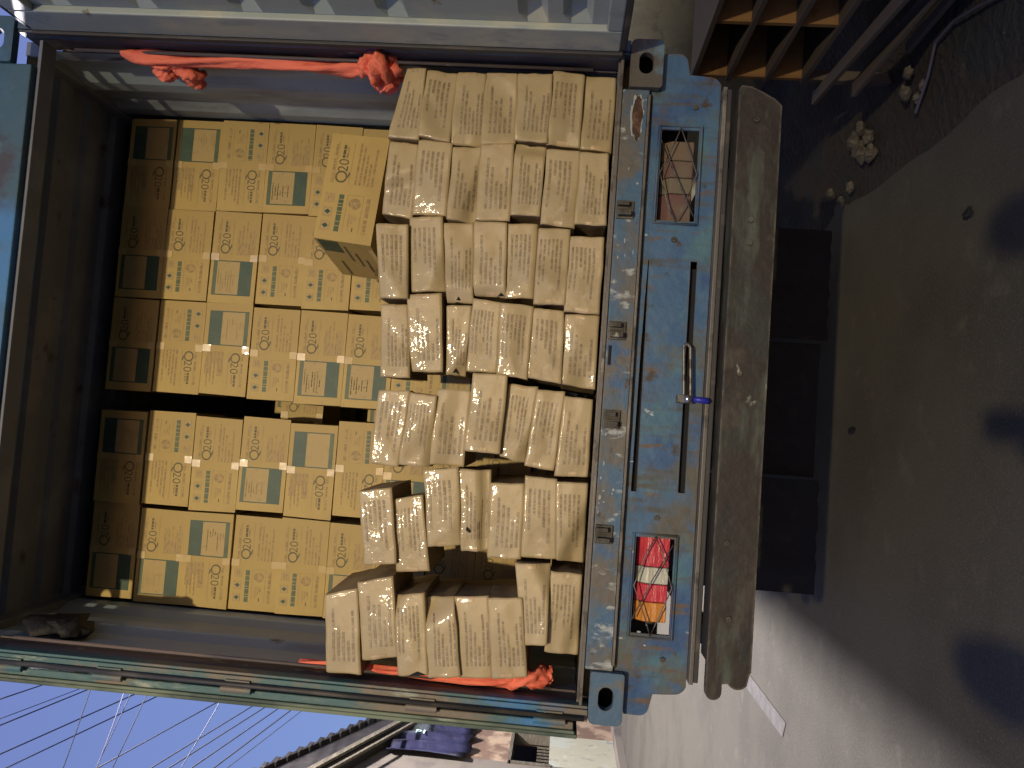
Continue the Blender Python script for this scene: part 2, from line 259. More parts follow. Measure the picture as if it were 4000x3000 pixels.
SMALL = [
('1a', 0.089, [(0.856, 2.262), (1.123, 2.207), (1.126, 2.138), (0.85, 2.145)]),
('1b', 0.084, [(0.864, 2.145), (1.124, 2.135), (1.117, 2.016), (0.847, 2.026)]),
('1c', 0.096, [(0.845, 2.023), (1.118, 2.013), (1.12, 1.907), (0.844, 1.906)]),
('1d', 0.086, [(0.845, 1.903), (1.127, 1.906), (1.123, 1.786), (0.855, 1.777)]),
('1e', 0.083, [(0.869, 1.776), (1.122, 1.779), (1.12, 1.652), (0.862, 1.655)]),
('1f', 0.096, [(0.862, 1.656), (1.138, 1.649), (1.136, 1.533), (0.857, 1.533)]),
('1g', 0.117, [(0.856, 1.531), (1.137, 1.526), (1.137, 1.409), (0.848, 1.41)]),
('2a', 0.102, [(0.568, 2.268), (0.843, 2.255), (0.835, 2.146), (0.552, 2.153)]),
('2b', 0.101, [(0.567, 2.149), (0.85, 2.143), (0.845, 2.017), (0.567, 2.02)]),
('2c', 0.079, [(0.549, 2.009), (0.826, 2.006), (0.829, 1.899), (0.546, 1.904)]),
('2d', 0.091, [(0.553, 1.903), (0.84, 1.901), (0.85, 1.78), (0.556, 1.777)]),
('2e', 0.081, [(0.578, 1.77), (0.856, 1.771), (0.848, 1.659), (0.579, 1.664)]),
('2f', 0.077, [(0.548, 1.655), (0.829, 1.649), (0.826, 1.527), (0.541, 1.532)]),
('2g', 0.074, [(0.554, 1.529), (0.823, 1.523), (0.821, 1.42), (0.553, 1.413)]),
('3a', 0.059, [(0.231, 2.235), (0.507, 2.271), (0.513, 2.156), (0.237, 2.134)]),
('3b', 0.087, [(0.267, 2.123), (0.548, 2.154), (0.556, 2.031), (0.278, 2.0)]),
('3c', 0.083, [(0.237, 1.986), (0.534, 2.022), (0.54, 1.912), (0.238, 1.89)]),
('3d', 0.082, [(0.269, 1.888), (0.542, 1.904), (0.544, 1.784), (0.267, 1.77)]),
('3e', 0.082, [(0.265, 1.768), (0.542, 1.777), (0.548, 1.666), (0.269, 1.664)]),
('3f', 0.058, [(0.244, 1.659), (0.527, 1.659), (0.529, 1.546), (0.247, 1.546)]),
('3g', 0.062, [(0.224, 1.545), (0.5, 1.538), (0.503, 1.417), (0.221, 1.417)]),
('4a', 0.085, [(-0.061, 2.213), (0.209, 2.235), (0.215, 2.138), (-0.058, 2.107)]),
('4b', 0.089, [(-0.032, 2.106), (0.251, 2.137), (0.263, 2.011), (-0.028, 1.988)]),
('4c', 0.094, [(-0.035, 1.971), (0.219, 1.984), (0.225, 1.894), (-0.035, 1.905)]),
('4d', 0.095, [(-0.017, 1.894), (0.254, 1.888), (0.242, 1.787), (-0.018, 1.783)]),
('4e', 0.063, [(-0.024, 1.777), (0.237, 1.782), (0.234, 1.663), (-0.034, 1.667)]),
('4f', 0.084, [(-0.028, 1.666), (0.227, 1.659), (0.225, 1.547), (-0.041, 1.541)]),
('4g', 0.087, [(-0.041, 1.539), (0.213, 1.54), (0.216, 1.416), (-0.054, 1.413)]),
('5a', 0.07, [(-0.385, 2.224), (-0.116, 2.218), (-0.11, 2.1), (-0.392, 2.123)]),
('5b', 0.057, [(-0.381, 2.115), (-0.116, 2.09), (-0.125, 1.993), (-0.383, 2.002)]),
('5c', 0.069, [(-0.373, 2.001), (-0.096, 1.997), (-0.094, 1.872), (-0.372, 1.879)]),
('5d', 0.054, [(-0.312, 1.875), (-0.029, 1.862), (-0.027, 1.738), (-0.315, 1.747)]),
('5e', 0.087, [(-0.324, 1.745), (-0.058, 1.734), (-0.064, 1.627), (-0.343, 1.655)]),
('5f', 0.085, [(-0.351, 1.652), (-0.072, 1.623), (-0.074, 1.524), (-0.364, 1.547)]),
('5g', 0.072, [(-0.38, 1.539), (-0.091, 1.521), (-0.097, 1.419), (-0.375, 1.42)]),
('6a', 0.052, [(-0.755, 2.21), (-0.493, 2.251), (-0.471, 2.134), (-0.741, 2.095)]),
('6b', 0.076, [(-0.774, 2.093), (-0.515, 2.125), (-0.49, 2.023), (-0.76, 1.974)]),
('6c', 0.063, [(-0.672, 1.981), (-0.399, 2.019), (-0.379, 1.894), (-0.657, 1.865)]),
('6d', 0.075, [(-0.679, 1.86), (-0.386, 1.893), (-0.383, 1.776), (-0.671, 1.765)]),
('6e', 0.074, [(-0.696, 1.763), (-0.429, 1.77), (-0.422, 1.65), (-0.692, 1.644)]),
('6f', 0.06, [(-0.679, 1.638), (-0.391, 1.644), (-0.395, 1.532), (-0.677, 1.514)]),
('6g', 0.057, [(-0.68, 1.51), (-0.403, 1.531), (-0.401, 1.418), (-0.689, 1.414)]),
('7a', 0.024, [(-1.142, 2.308), (-0.872, 2.336), (-0.838, 2.223), (-1.138, 2.185)]),
('7b', 0.017, [(-1.089, 2.181), (-0.819, 2.221), (-0.786, 2.098), (-1.063, 2.055)]),
('7c', 0.006, [(-1.124, 2.043), (-0.855, 2.082), (-0.833, 1.979), (-1.11, 1.94)]),
('7d', 0.012, [(-1.124, 1.936), (-0.858, 1.972), (-0.842, 1.871), (-1.109, 1.825)]),
('7e', 0.033, [(-1.12, 1.827), (-0.842, 1.867), (-0.827, 1.749), (-1.109, 1.712)]),
('7f', 0.002, [(-1.103, 1.707), (-0.828, 1.742), (-0.816, 1.625), (-1.084, 1.589)]),
('7g', 0.002, [(-0.976, 1.609), (-0.699, 1.656), (-0.697, 1.535), (-0.97, 1.528)]),
('7h', 0.025, [(-1.001, 1.531), (-0.721, 1.527), (-0.724, 1.418), (-1.007, 1.414)]),
]
WIRES=[
('a',(-3.36,4.00,7.25),(-6.46,14.50,11.88)),
('b',(-3.84,4.00,7.81),(-6.13,14.50,10.38)),
('c',(-4.02,4.00,7.96),(-5.97,14.50,9.98)),
('d',(-4.71,4.00,8.63),(-5.51,14.50,8.15)),
('e',(-5.05,4.00,8.83),(-5.22,14.50,7.27)),
('f',(-4.77,4.00,7.37),(-5.48,14.50,6.64)),
('g',(-4.62,4.00,6.56),(-5.61,14.50,6.20)),
('h',(-4.55,4.00,6.27),(-5.65,14.50,6.03)),
('i',(-4.53,4.00,5.96),(-5.65,14.50,5.85)),
('j',(-4.45,4.00,5.58),(-5.74,14.50,5.78)),
('k',(-4.41,4.00,5.40),(-5.77,14.50,5.61)),
('l',(-4.27,4.00,5.46),(-5.88,14.50,3.14)),
('m',(-5.24,5.40,6.96),(-2.78,7.50,7.42)),
('n',(-5.12,5.40,6.51),(-2.87,7.50,6.49)),
('o',(-5.15,5.40,6.71),(-2.85,7.50,6.69)),
('p',(-4.74,5.40,6.47),(-3.15,7.50,7.03)),
('q',(-4.92,5.40,5.81),(-3.06,7.50,5.40)),
]

# ---------------------------------------------------------------- ground, verge, road marks
g = MB(); N = 60
g.add([(-150, -150, 0), (150, -150, 0), (150, 150, 0), (-150, 150, 0)], [(0, 1, 2, 3)])
structure(g.build('ground', 'asphalt'))
random.seed(11)
vb = MB(); nx, ny = 26, 150
vv = []
for j in range(ny+1):
    y = -3 + 15.0*j/ny
    for i in range(nx+1):
        t = i/nx; x = 1.10 + .07*noise.noise(Vector((y*2.2, 0, 3))) + t*1.25
        z = -.01 + .30*max(0, t-.05)**1.2*(1 if t < .9 else 1) + .05*noise.noise(Vector((x*3, y*3, 1)))*min(1, t*4) + .018*noise.noise(Vector((x*14, y*14, 5)))*min(1, t*6) + (.012 if i else -.02)
        vv.append((x, y, z))
vb.add(vv, [(j*(nx+1)+i, j*(nx+1)+i+1, (j+1)*(nx+1)+i+1, (j+1)*(nx+1)+i) for j in range(ny) for i in range(nx)])
structure(vb.build('verge', 'dirt', smooth=True))
rm = MB(); rm.add([(-2.06, 2.35, .004), (-1.95, 2.30, .004), (-1.95, 3.6, .004), (-2.07, 3.55, .004)], [(0, 1, 2, 3)])
rm.add([(-2.06, 8, .004), (-1.95, 8, .004), (-1.95, 11, .004), (-2.07, 11, .004)], [(0, 1, 2, 3)])
structure(rm.build('road_marking', 'road_paint'))

# ---------------------------------------------------------------- shipping container
ZB = 1.25; L = 6.06
cont = thing('shipping_container', 'weathered blue shipping container with open rear end on a trailer', 'shipping container', (0, 0, ZB))
# corrugated side walls: inner and outer skin
for sx in (1, -1):
    w = MB(); prof = []
    y = .17; P_ = .278
    while y < L-.2:
        for dy, off in ((0, 0), (.072, 0), (.072+.068, .022), (.072+.068+.07, .022)):
            prof.append((y+dy, off))
        y += P_
    prof.append((L-.08, 0))
    for th, mi in ((0.0, 0),):
        vs = []
        for (yy, off) in prof:
            xi = sx*(1.171 + off); xo = sx*(1.175 + off)
            vs += [(xi, yy, ZB+.155), (xi, yy, ZB+2.50), (xo, yy, ZB+2.50), (xo, yy, ZB+.155)]
        fs = []; fm = []
        for k in range(len(prof)-1):
            a, b = k*4, (k+1)*4
            fs += [(a, b, b+1, a+1), (a+2, b+2, b+3, a+3)]
        o0 = len(w.v); w.v += vs; w.f += fs; w.m += [0, 1]*(len(prof)-1)
    part(w, 'side_wall', ['grey_paint', 'blue_paint'], cont)
    rl = MB().box(*(sorted((sx*1.16, sx*1.219))), .19, L-.16, ZB+.03, ZB+.152)
    part(rl, 'bottom_rail', 'blue_paint', cont)
    rl = MB().box(*(sorted((sx*1.157, sx*1.219))), .19, L-.16, ZB+2.50, ZB+2.575)
    part(rl, 'top_rail', 'ceiling_paint', cont, bevel=.004)
w = MB(); vs = []; xs = []
x = -1.156
while x < 1.15: xs += [(x, 0), (x+.08, 0), (x+.12, .04), (x+.2, .04)]; x += .25
vs = [p for (xx, off) in xs for p in ((min(xx, 1.156), L-.08+off, ZB+.155), (min(xx, 1.156), L-.08+off, ZB+2.5))]
w.add(vs, [(k*2, k*2+1, k*2+3, k*2+2) for k in range(len(xs)-1)])
part(w, 'front_wall', 'grey_paint', cont)
# roof with shallow cross corrugations
w = MB(); ys = []; y = .18
while y < L-.2: ys += [(y, 0), (y+.09, 0), (y+.11, .02), (y+.19, .02)]; y += .21
ys += [(L-.06, 0)]
for zoff, flip in ((0, False), (.004, True)):
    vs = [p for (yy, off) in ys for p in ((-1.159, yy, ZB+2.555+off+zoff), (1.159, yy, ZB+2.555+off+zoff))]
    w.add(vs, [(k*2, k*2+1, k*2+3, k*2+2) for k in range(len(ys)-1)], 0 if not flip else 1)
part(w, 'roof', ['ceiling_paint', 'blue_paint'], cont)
fl = MB().box(-1.168, 1.168, .10, L-.1, ZB+.10, ZB+.150)
part(fl, 'floor', layered('floor_wood', (.10, .07, .045), [((.06, .045, .03), 6, .5, .6, 1, (1, .2, 1))], .7), cont)
# rear end frame
hd = MB().box(-1.219+.178, 1.219-.178, 0, .12, ZB+2.398, ZB+2.59); hd.box(-1.035, 1.035, .12, .17, ZB+2.42, ZB+2.58)
part(hd, 'header', 'header_paint', cont, bevel=.006)
hl = MB().box(-1.15, 1.15, .03, .11, ZB+2.383, ZB+2.397)
part(hl, 'header_lip', 'ceiling_paint', cont, bevel=.002)
# rear sill with channel lip
sl = MB().box(-1.219+.180, 1.219-.180, 0.0, .16, ZB+.04, ZB+.139)
part(sl, 'sill', 'blue_sill', cont, bevel=.006)
sp = MB().box(-1.163, 1.163, -.004, .018, ZB+.140, ZB+.151).box(-1.163, 1.163, .026, .034, ZB+.140, ZB+.159).box(-1.163, 1.163, .042, .12, ZB+.140, ZB+.150)
part(sp, 'threshold', 'strip_steel', cont, bevel=.002)
# corner posts: outer angle + inner J section
for sx in (1, -1):
    p = MB()
    def bx(x0, x1, y0, y1, z0=ZB+.119, z1=ZB+2.472, mi=0): p.box(*sorted((sx*x0, sx*x1)), y0, y1, z0, z1, mi)
    bx(1.166, 1.176, .004, .052, mi=1)            # inner channel face beside the opening
    bx(1.178, 1.219, 0.0, .010, mi=1)              # front face strip
    bx(1.169, 1.175, .054, .15, mi=0)
    bx(1.208, 1.219, .012, .16, mi=2)
    bx(1.172, 1.206, .152, .162, mi=0)
    bx(1.160, 1.1685, .135, .149, ZB+.16, ZB+2.38, 0)
    bx(1.177, 1.190, .012, .020, mi=3)
    part(p, 'corner_post', ['post_paint', 'teal_strip' if sx < 0 else 'blue_paint', 'blue_paint', 'seal'], cont, bevel=.003)
    lb = MB().tube([(sx*1.150, .10, ZB+.25), (sx*1.150, .10, ZB+2.3)], .007, 8)
    part(lb, 'lashing_bar', 'post_paint', cont, smooth=True)
# corner castings, each with an oval hole in its end face
def oval(cx, cz, hw, hh, n=8):
    k = hw-hh
    return arc(cx+k, cz, hh, -90, 90, n) + arc(cx-k, cz, hh, 90, 270, n)
for sx in (1, -1):
    for zc, low in ((ZB, True), (ZB+2.473, False)):
        x0, x1 = sorted((sx*1.041, sx*1.219)); cr = .022
        out = arc(x1-cr, zc+cr, cr, -90, 0)+arc(x1-cr, zc+.118-cr, cr, 0, 90)+arc(x0+.008, zc+.118-.008, .008, 90, 180)+arc(x0+.01, zc+.01, .01, 180, 270)
        if sx < 0: out = arc(x1-.01, zc+.01, .01, -90, 0)+arc(x1-.008, zc+.11, .008, 0, 90)+arc(x0+cr, zc+.118-cr, cr, 90, 180)+arc(x0+cr, zc+cr, cr, 180, 270)
        mt = ('cast_grey' if sx > 0 else 'cast_blue') if low else 'header_paint'
        o = plate('corner_casting', out, [oval(sx*1.1295, zc+.061, .040, .026)], -.014, .020, mt, cont, bevel=.004)
        if low:
            bk = MB().box(x0+.004, x1-.004, .13, .175, zc+.001, zc+.117).box(x0+.004, x1-.004, .0205, .129, zc+.001, zc+.008).box(x0+.004, x1-.004, .0205, .129, zc+.110, zc+.117)
            bk.box(x0+.004, x0+.010, .0205, .129, zc+.009, zc+.109).box(x1-.010, x1-.004, .0205, .129, zc+.009, zc+.109)
            part(bk, 'casting_body', 'black', cont)  # body coloured black so the casting hole reads dark
# lock keepers on the sill
for k, X in enumerate((.592, .155, -.161, -.566)):
    kp = MB().box(X-.034, X+.032, -.010, -.0005, ZB+.072, ZB+.134)
    kp.box(X-.028, X-.010, -.044, -.0102, ZB+.082, ZB+.128).box(X+.008, X+.024, -.036, -.0102, ZB+.090, ZB+.132)
    part(kp, 'lock_keeper', 'rust', cont, bevel=.003)
ss = MB().box(.030, .100, -.0015, .001, ZB+.118, ZB+.129); part(ss, 'slot', 'black', cont)

# right door, swung out to point at the camera
door = MB()
zt, zb_ = ZB+2.37, ZB+.160
hx = 1.150
ang = R(0.0)
door.box(hx, hx+.055, -.185, -.045, zb_, zt, 0)                                   # hinge stile
door.box(hx, hx+.055, -1.20, -1.10, zb_, zt, 0)
door.box(hx, hx+.055, -1.098, -.187, zt-.10, zt, 0)
door.box(hx, hx+.055, -1.098, -.187, zb_, zb_+.055, 0)
rd = part(door, 'right_door', ['door_paint'], cont, bevel=.006)
pn = MB(); zs = []; z = zb_+.056
troughs = [1.565, 1.715, 2.20, 2.46, 2.72, 3.10, 3.42]
zz = [(z, 0)]
for tz in troughs: zz += [(tz-.050, 0), (tz-.022, .036), (tz+.022, .036), (tz+.050, 0)]
zz += [(zt-.101, 0)]
nn = len(zz)
# corrugations fade out towards the stile
for side, dx in ((0, 0.0), (1, .004)):
    vs = []
    for (a, off) in zz:
        vs += [(hx+.024+dx, -.188, a), (hx+.024+off+dx, -.245, a), (hx+.024+off+dx, -1.04, a), (hx+.024+dx, -1.097, a)]
    pn.add(vs, [(k*4+i, k*4+i+1, k*4+i+5, k*4+i+4) for k in range(nn-1) for i in range(3)], side)
part(pn, 'door_panel', ['door_paint', 'blue_paint'], cont)
gk = MB().box(hx-.010, hx+.020, -.043, -.018, zb_-.012, zt+.010).box(hx+.002, hx+.05, -1.2, -.05, zb_-.022, zb_-.0005).box(hx+.002, hx+.05, -1.2, -.05, zt+.0005, zt+.016)
part(gk, 'door_gasket', 'gasket', cont, bevel=.004)
for hz in (1.62, 2.2, 2.9, 3.45):
    hg = MB().box(1.19, 1.222, -.044, -.016, hz-.05, hz+.05).tube([(1.206, -.030, hz-.06), (1.206, -.030, hz+.06)], .013, 10)
    part(hg, 'hinge', 'blue_paint', cont)
# left door folded right back along the container side, its edge seen past the post
ld = MB()
ld.box(-1.262, -1.226, .004, 1.17, ZB+.165, ZB+2.37, 0)
part(ld, 'left_door', 'teal_strip', cont, bevel=.005)
sg = MB().box(-1.278, -1.264, -.006, 1.17, ZB+.150, ZB+2.375).box(-1.262, -1.250, -.010, .0025, ZB+.160, ZB+2.372)
part(sg, 'left_door_seal', 'seal', cont, bevel=.004)
for hz in (1.50, 1.95, 2.62, 3.10, 3.48):
    hg = MB().tube([(-1.222, -.012, hz-.055), (-1.222, -.012, hz+.055)], .0125, 10).box(-1.214, -1.190, -.0105, -.0005, hz-.045, hz+.045)
    part(hg, 'hinge', 'teal_strip', cont)
vr = MB().tube([(-1.203, -.016, ZB+.13), (-1.203, -.016, ZB+2.42)], .0085, 10)
part(vr, 'hinge_rod', 'gasket', cont, smooth=True)

# ---------------------------------------------------------------- trailer under it
tr = thing('container_trailer', 'battered blue flatbed trailer tail with rusty bumper beneath the container', 'trailer', (0, 0, 0))
ol = [(-1.03, 1.287), (-1.188, 1.243)] + arc(-1.155, 1.19, .034, 180, 250) + [(-1.112, 1.146)] + arc(-1.062, 1.075, .045, 180, 250) + [(-1.05, 1.033)]
orr = [(-a, b) for a, b in ol][::-1]
wins = [[(s*.570, 1.101), (s*.906, 1.101), (s*.906, 1.236), (s*.570, 1.236)] for s in (1, -1)]
slots = [[(-.412, 1.246), (.422, 1.2525), (.422, 1.2560), (.1, 1.2625), (-.412, 1.2655)], [(-.405, 1.076), (.425, 1.081), (.425, 1.104), (-.405, 1.100)]]
plate('rear_plate', ol + [(1.05, 1.033)] + orr[1:], wins+slots, .030, .042, 'blue_paint', tr, bevel=.002)
cp = MB().box(-1.02, 1.02, .0, .0295, 1.286, 1.300)
part(cp, 'stiffener', 'strip_steel', tr, bevel=.002)
bkp = MB().box(-.50, .50, .06, .068, 1.06, 1.28); part(bkp, 'backing_plate', 'black', tr)
rs = MB().box(-1.055, 1.055, -.012, .045, 1.016, 1.031).box(-1.05, 1.05, -.004, .045, .998, 1.0155, 1)
part(rs, 'rubbing_strip', ['strip_steel', 'gasket'], tr, bevel=.003)
bl = [(-1.03, .992)] + arc(-1.043, .965, .027, 110, 262, 8) + [(-1.016, .938)] + arc(-.990, .888, .040, 125, 230, 8) + [(-.975, .849)]
br = [(.962, .852), (.978, .87), (1.0, .91), (1.018, .95), (1.022, .985), (1.010, .992)]
bump_o = plate('bumper', bl + [(-.97, .845), (.955, .845)] + br[0:], [], -.10, -.075, 'rust', tr, bevel=.002)
bb = MB().box(-.95, .95, -.0745, .02, .97, .99).box(-.95, .95, -.0745, -.02, .848, .86)
part(bb, 'bumper_flange', 'rust', tr)
for X, Z, Y in ((.55, .93, -.10), (.47, .93, -.10), (.90, .93, -.10), (-.80, .93, -.10), (-.55, .95, -.10), (.02, .94, -.10), (.99, 1.12, .030), (-.99, 1.12, .030), (.5, 1.17, .030), (-.5, 1.17, .030)):
    bt = MB().tube([(X, Y-.0005, Z), (X, Y-.009, Z)], .010, 6); part(bt, 'bolt', 'rust', tr)
# rust patches and chips left where fittings were torn away
random.seed(5)
def patch(cx, cz, w, h, y, seed, n=18):
    n = max(n, 9); pts = [(cx+w*math.cos(2*math.pi*i/n)*(1+.35*noise.noise(Vector((i*.9, seed, 0)))), y, cz+h*math.sin(2*math.pi*i/n)*(1+.35*noise.noise(Vector((seed, i*.8, 4))))) for i in range(n)]
    return pts
pa = MB(); pa.add(patch(.935, 1.332, .084, .023, -.0010, 8.2, 28), [tuple(range(28))]); pl_ = pa.build('scraped_paint', 'chip'); pl_.parent = cont; pl_.location = (0, 0, -ZB)
pa = MB(); pa.add(patch(.935, 1.331, .080, .019, -.0016, 3.3, 28), [tuple(range(28))])
po = pa.build('rust_patch', 'dark_rust'); po.parent = cont; po.location = (0, 0, -ZB)
ch = MB()
for k in range(16):
    X = random.choice([random.uniform(-.55, -.18), random.uniform(-.5, -.2), random.uniform(.22, .5), random.uniform(-.95, 1.0)])
    Z = random.uniform(1.312, 1.380); w_ = random.uniform(.002, .011); h_ = random.uniform(.0015, .005)
    ch.add(patch(X, Z, w_, h_, -.0012, k*3.1, 9), [tuple(range(9))])
co = ch.build('paint_chip', 'chip'); co.parent = cont; co.location = (0, 0, -ZB); co['kind'] = 'stuff'
ch = MB()
for k in range(9):
    X = random.uniform(-.95, .95); Z = random.choice([random.uniform(1.04, 1.09), random.uniform(1.265, 1.28)])
    if k % 3 == 0: X = -.93 + random.uniform(-.06, .06); Z = random.uniform(1.05, 1.24)
    ch.add(patch(X, Z, random.uniform(.002, .006), random.uniform(.002, .008), .0288, k*1.7, 9), [tuple(range(9))])
co = ch.build('paint_chip', 'chip', tr); co['kind'] = 'stuff'
for s in (1, -1):
    fr_ = MB().tube([(s*.558, .026, 1.092), (s*.918, .026, 1.092), (s*.918, .026, 1.245), (s*.558, .026, 1.245), (s*.558, .026, 1.092)], .0055, 6)
    part(fr_, 'window_rim', 'blue_paint', tr, smooth=True)
wd = MB().tube([(-1.03+.103*i, .024+.002*math.sin(i*2.1), 1.283+.002*math.sin(i*1.3)) for i in range(21)], .0045, 6)
part(wd, 'weld_bead', 'rust', tr, smooth=True)
# tail lights behind wire guards
def tail_light(s, mats, x_in, x_out, cuts, label):
    root = MB().box(*sorted((s*x_in, s*x_out)), .085, .15, 1.108, 1.222).build('tail_light', 'dark_steel', tr, bevel=.008)
    root['label'] = label
    for (a, b), m in zip(cuts, mats):
        x0, x1 = sorted((s*a, s*b)); q = MB()
        q.add([(x0, .055, 1.112), (x1, .055, 1.112), (x1, .052, 1.192), (x0, .052, 1.192), (x1, .084, 1.226), (x0, .084, 1.226), (x0, .0849, 1.112), (x1, .0849, 1.112)],
              [(0, 1, 2, 3), (3, 2, 4, 5), (0, 3, 5, 6), (1, 7, 4, 2), (0, 6, 7, 1)])
        q.build('lens', m, root, bevel=.004)
    wm = MB(); y = .024
    x0, x1 = s*.565, s*.912; xm = (x0+x1)/2
    loops = [[(x0, y, 1.168), (x0+s*.06, y-.006, 1.20), (xm, y-.012, 1.236), (x1-s*.05, y-.006, 1.185), (x1, y, 1.168)],
             [(x0, y, 1.168), (x0+s*.06, y-.006, 1.14), (xm, y-.012, 1.104), (x1-s*.05, y-.006, 1.150), (x1, y, 1.168)],
             [(x0+s*.02, y, 1.236), (xm-s*.04, y-.012, 1.165), (xm+s*.10, y-.008, 1.104)],
             [(x0+s*.02, y, 1.104), (xm-s*.02, y-.012, 1.175), (xm+s*.12, y-.008, 1.236)]]
    for lp in (loops[0], loops[1], loops[3]): wm.tube(lp, .0024, 6)
    wm.build('wire_guard', 'wire', root, smooth=True)
tail_light(-1, ['red_lens', 'white_lens', 'red_lens', 'amber_lens'], .563, .872, [(.565, .676), (.678, .736), (.738, .800), (.802, .870)], 'clean left tail light with bright red, white and amber lenses')
tail_light(1, ['dust_red', 'dust_white', 'dust_red', 'dust_amber'], .563, .875, [(.565, .676), (.678, .736), (.738, .800), (.802, .873)], 'dusty dim right tail light')
# latch with a chrome ball and blue knob
lt = MB().tube([(.116, -.016, 1.117), (-.060, -.016, 1.107)], .006, 8).tube([(.110, -.016, 1.094), (-.060, -.016, 1.084)], .006, 8).tube([(.116, -.016, 1.117), (.120, -.016, 1.105), (.110, -.016, 1.094)], .006, 8)
lt.box(-.088, -.060, -.022, .029, 1.078, 1.128)
latch = lt.build('latch', 'wire', tr, bevel=.001)
MB().blob((-.074, -.034, 1.096), (.015, .015, .015), 0, 0).build('latch_ball', 'chrome', latch, smooth=True)
MB().tube([(-.074, -.030, 1.076), (-.074, -.034, 1.060), (-.076, -.034, 1.030), (-.077, -.032, 1.020)], [.008, .011, .012, .005], 10).build('knob', 'knob_blue', latch, smooth=True)
# chassis rails, axle, wheels, mud flaps and an added panel, black for the shade beneath
ch_ = MB().box(-.50, -.40, .06, 6.0, .92, 1.24).box(.40, .50, .06, 6.0, .92, 1.24)
for yy in (.12, 1.2, 2.4, 3.8, 5.6): ch_.box(-.398, .398, yy, yy+.08, .98, 1.18)
for yy in (.2, 5.7): ch_.box(-1.15, 1.15, yy, yy+.12, 1.12, 1.245)
part(ch_, 'chassis_frame', 'dark_steel', tr, bevel=.004)
for s in (1, -1):
    mf = MB(); nn_ = 12
    xs_ = [s*(.40+.64*i/nn_) for i in range(nn_+1)]
    vs = []
    for x in xs_:
        w_ = .012*noise.noise(Vector((x*6, 2, 0)))
        zb3 = .05+.02*abs(noise.noise(Vector((x*9, 7, 0))))
        vs += [(x, 1.74+w_, 1.0), (x, 1.74+w_*2, zb3), (x, 1.75+w_, 1.0), (x, 1.75+w_*2, zb3)]
    fs = []
    for i in range(nn_):
        a, c = i*4, i*4+4; fs += [(a, c, c+1, a+1), (a+2, a+3, c+3, c+2), (a+1, c+1, c+3, a+3), (a, a+2, c+2, c)]
    fs += [(0, 1, 3, 2), (nn_*4, nn_*4+2, nn_*4+3, nn_*4+1)]
    mf.add(vs, fs); part(mf, 'mud_flap', 'rubber', tr)
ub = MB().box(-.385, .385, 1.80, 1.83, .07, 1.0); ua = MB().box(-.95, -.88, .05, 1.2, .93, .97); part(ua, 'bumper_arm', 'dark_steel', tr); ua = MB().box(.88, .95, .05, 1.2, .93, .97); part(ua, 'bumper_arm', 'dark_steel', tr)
part(ub, 'underbody_shade_panel', 'rubber', tr)
ax = MB().tube([(-.9, 3.4, .50), (.9, 3.4, .50)], .07, 12); part(ax, 'axle', 'dark_steel', tr, smooth=True)
for s in (1, -1):
    for k, X in enumerate((.74, 1.04)):
        a = MB(); seg = 32; prof_ = [(-.13, .30), (-.14, .44), (-.11, .495), (0, .505), (.11, .495), (.14, .44), (.13, .30)]
        vs = [(s*X+px, 3.4+pr_*math.cos(2*math.pi*i/seg), .505+pr_*math.sin(2*math.pi*i/seg)) for i in range(seg) for (px, pr_) in prof_]
        m_ = len(prof_)
        a.add(vs, [(i*m_+j, ((i+1) % seg)*m_+j, ((i+1) % seg)*m_+j+1, i*m_+j+1) for i in range(seg) for j in range(m_-1)])
        wo_ = part(a, 'wheel', 'rubber', tr, smooth=True)
        hb = MB().tube([(s*X-.10, 3.4, .505), (s*X+.10, 3.4, .505)], .30, 24); h2 = hb.build('rim', 'dark_steel', wo_)
pj = MB().tube([(-.40, .72, .70), (.12, .74, .70)], .010, 8).tube([(-.53, .55, .72), (-.45, .45, .78)], .014, 8)
part(pj, 'brake_pipe', 'wire', tr)

# ---------------------------------------------------------------- small brown cartons at the open end
def hsh(*a): return random.Random(str(a)).uniform(-1, 1)
DENT = {  # (s, t, direction angle, depth, softness)
 '2a': (.62, .62, 200, .022, .22), '2c': (.55, .70, 250, .028, .25), '3c': (.20, .5, 180, .03, .3), '3d': (.16, .5, 180, .03, .25), '3e': (.5, .86, 270, .025, .18),
 '4c': (.25, .55, 215, .035, .35), '5b': (.42, .80, 262, .03, .25), '5e': (.3, .78, 245, .022, .25), '6d': (.5, .62, 270, .022, .12), '6g': (.55, .60, 235, .03, .3),
 '7c': (.80, .22, 45, .045, .3), '7d': (.72, .60, 20, .055, .35), '7g': (.7, .8, 300, .02, .2), '7h': (.25, .6, 250, .018, .2), '2e': (.78, .3, 0, .03, .2), '3b': (.35, .75, 240, .016, .3), '5c': (.7, .2, 60, .014, .3), '2b': (.3, .3, 150, .012, .3), '1c': (.2, .8, 240, .014, .3), '1g': (.1, .9, 225, .015, .2)}
FLIP = set('1b 1f 2b 2f 3a 3b 3e 3f 4d 4e 4f 5a 5b 5e 5f 6a 6b 6c 6f 6g 7c 7h 3g'.split())
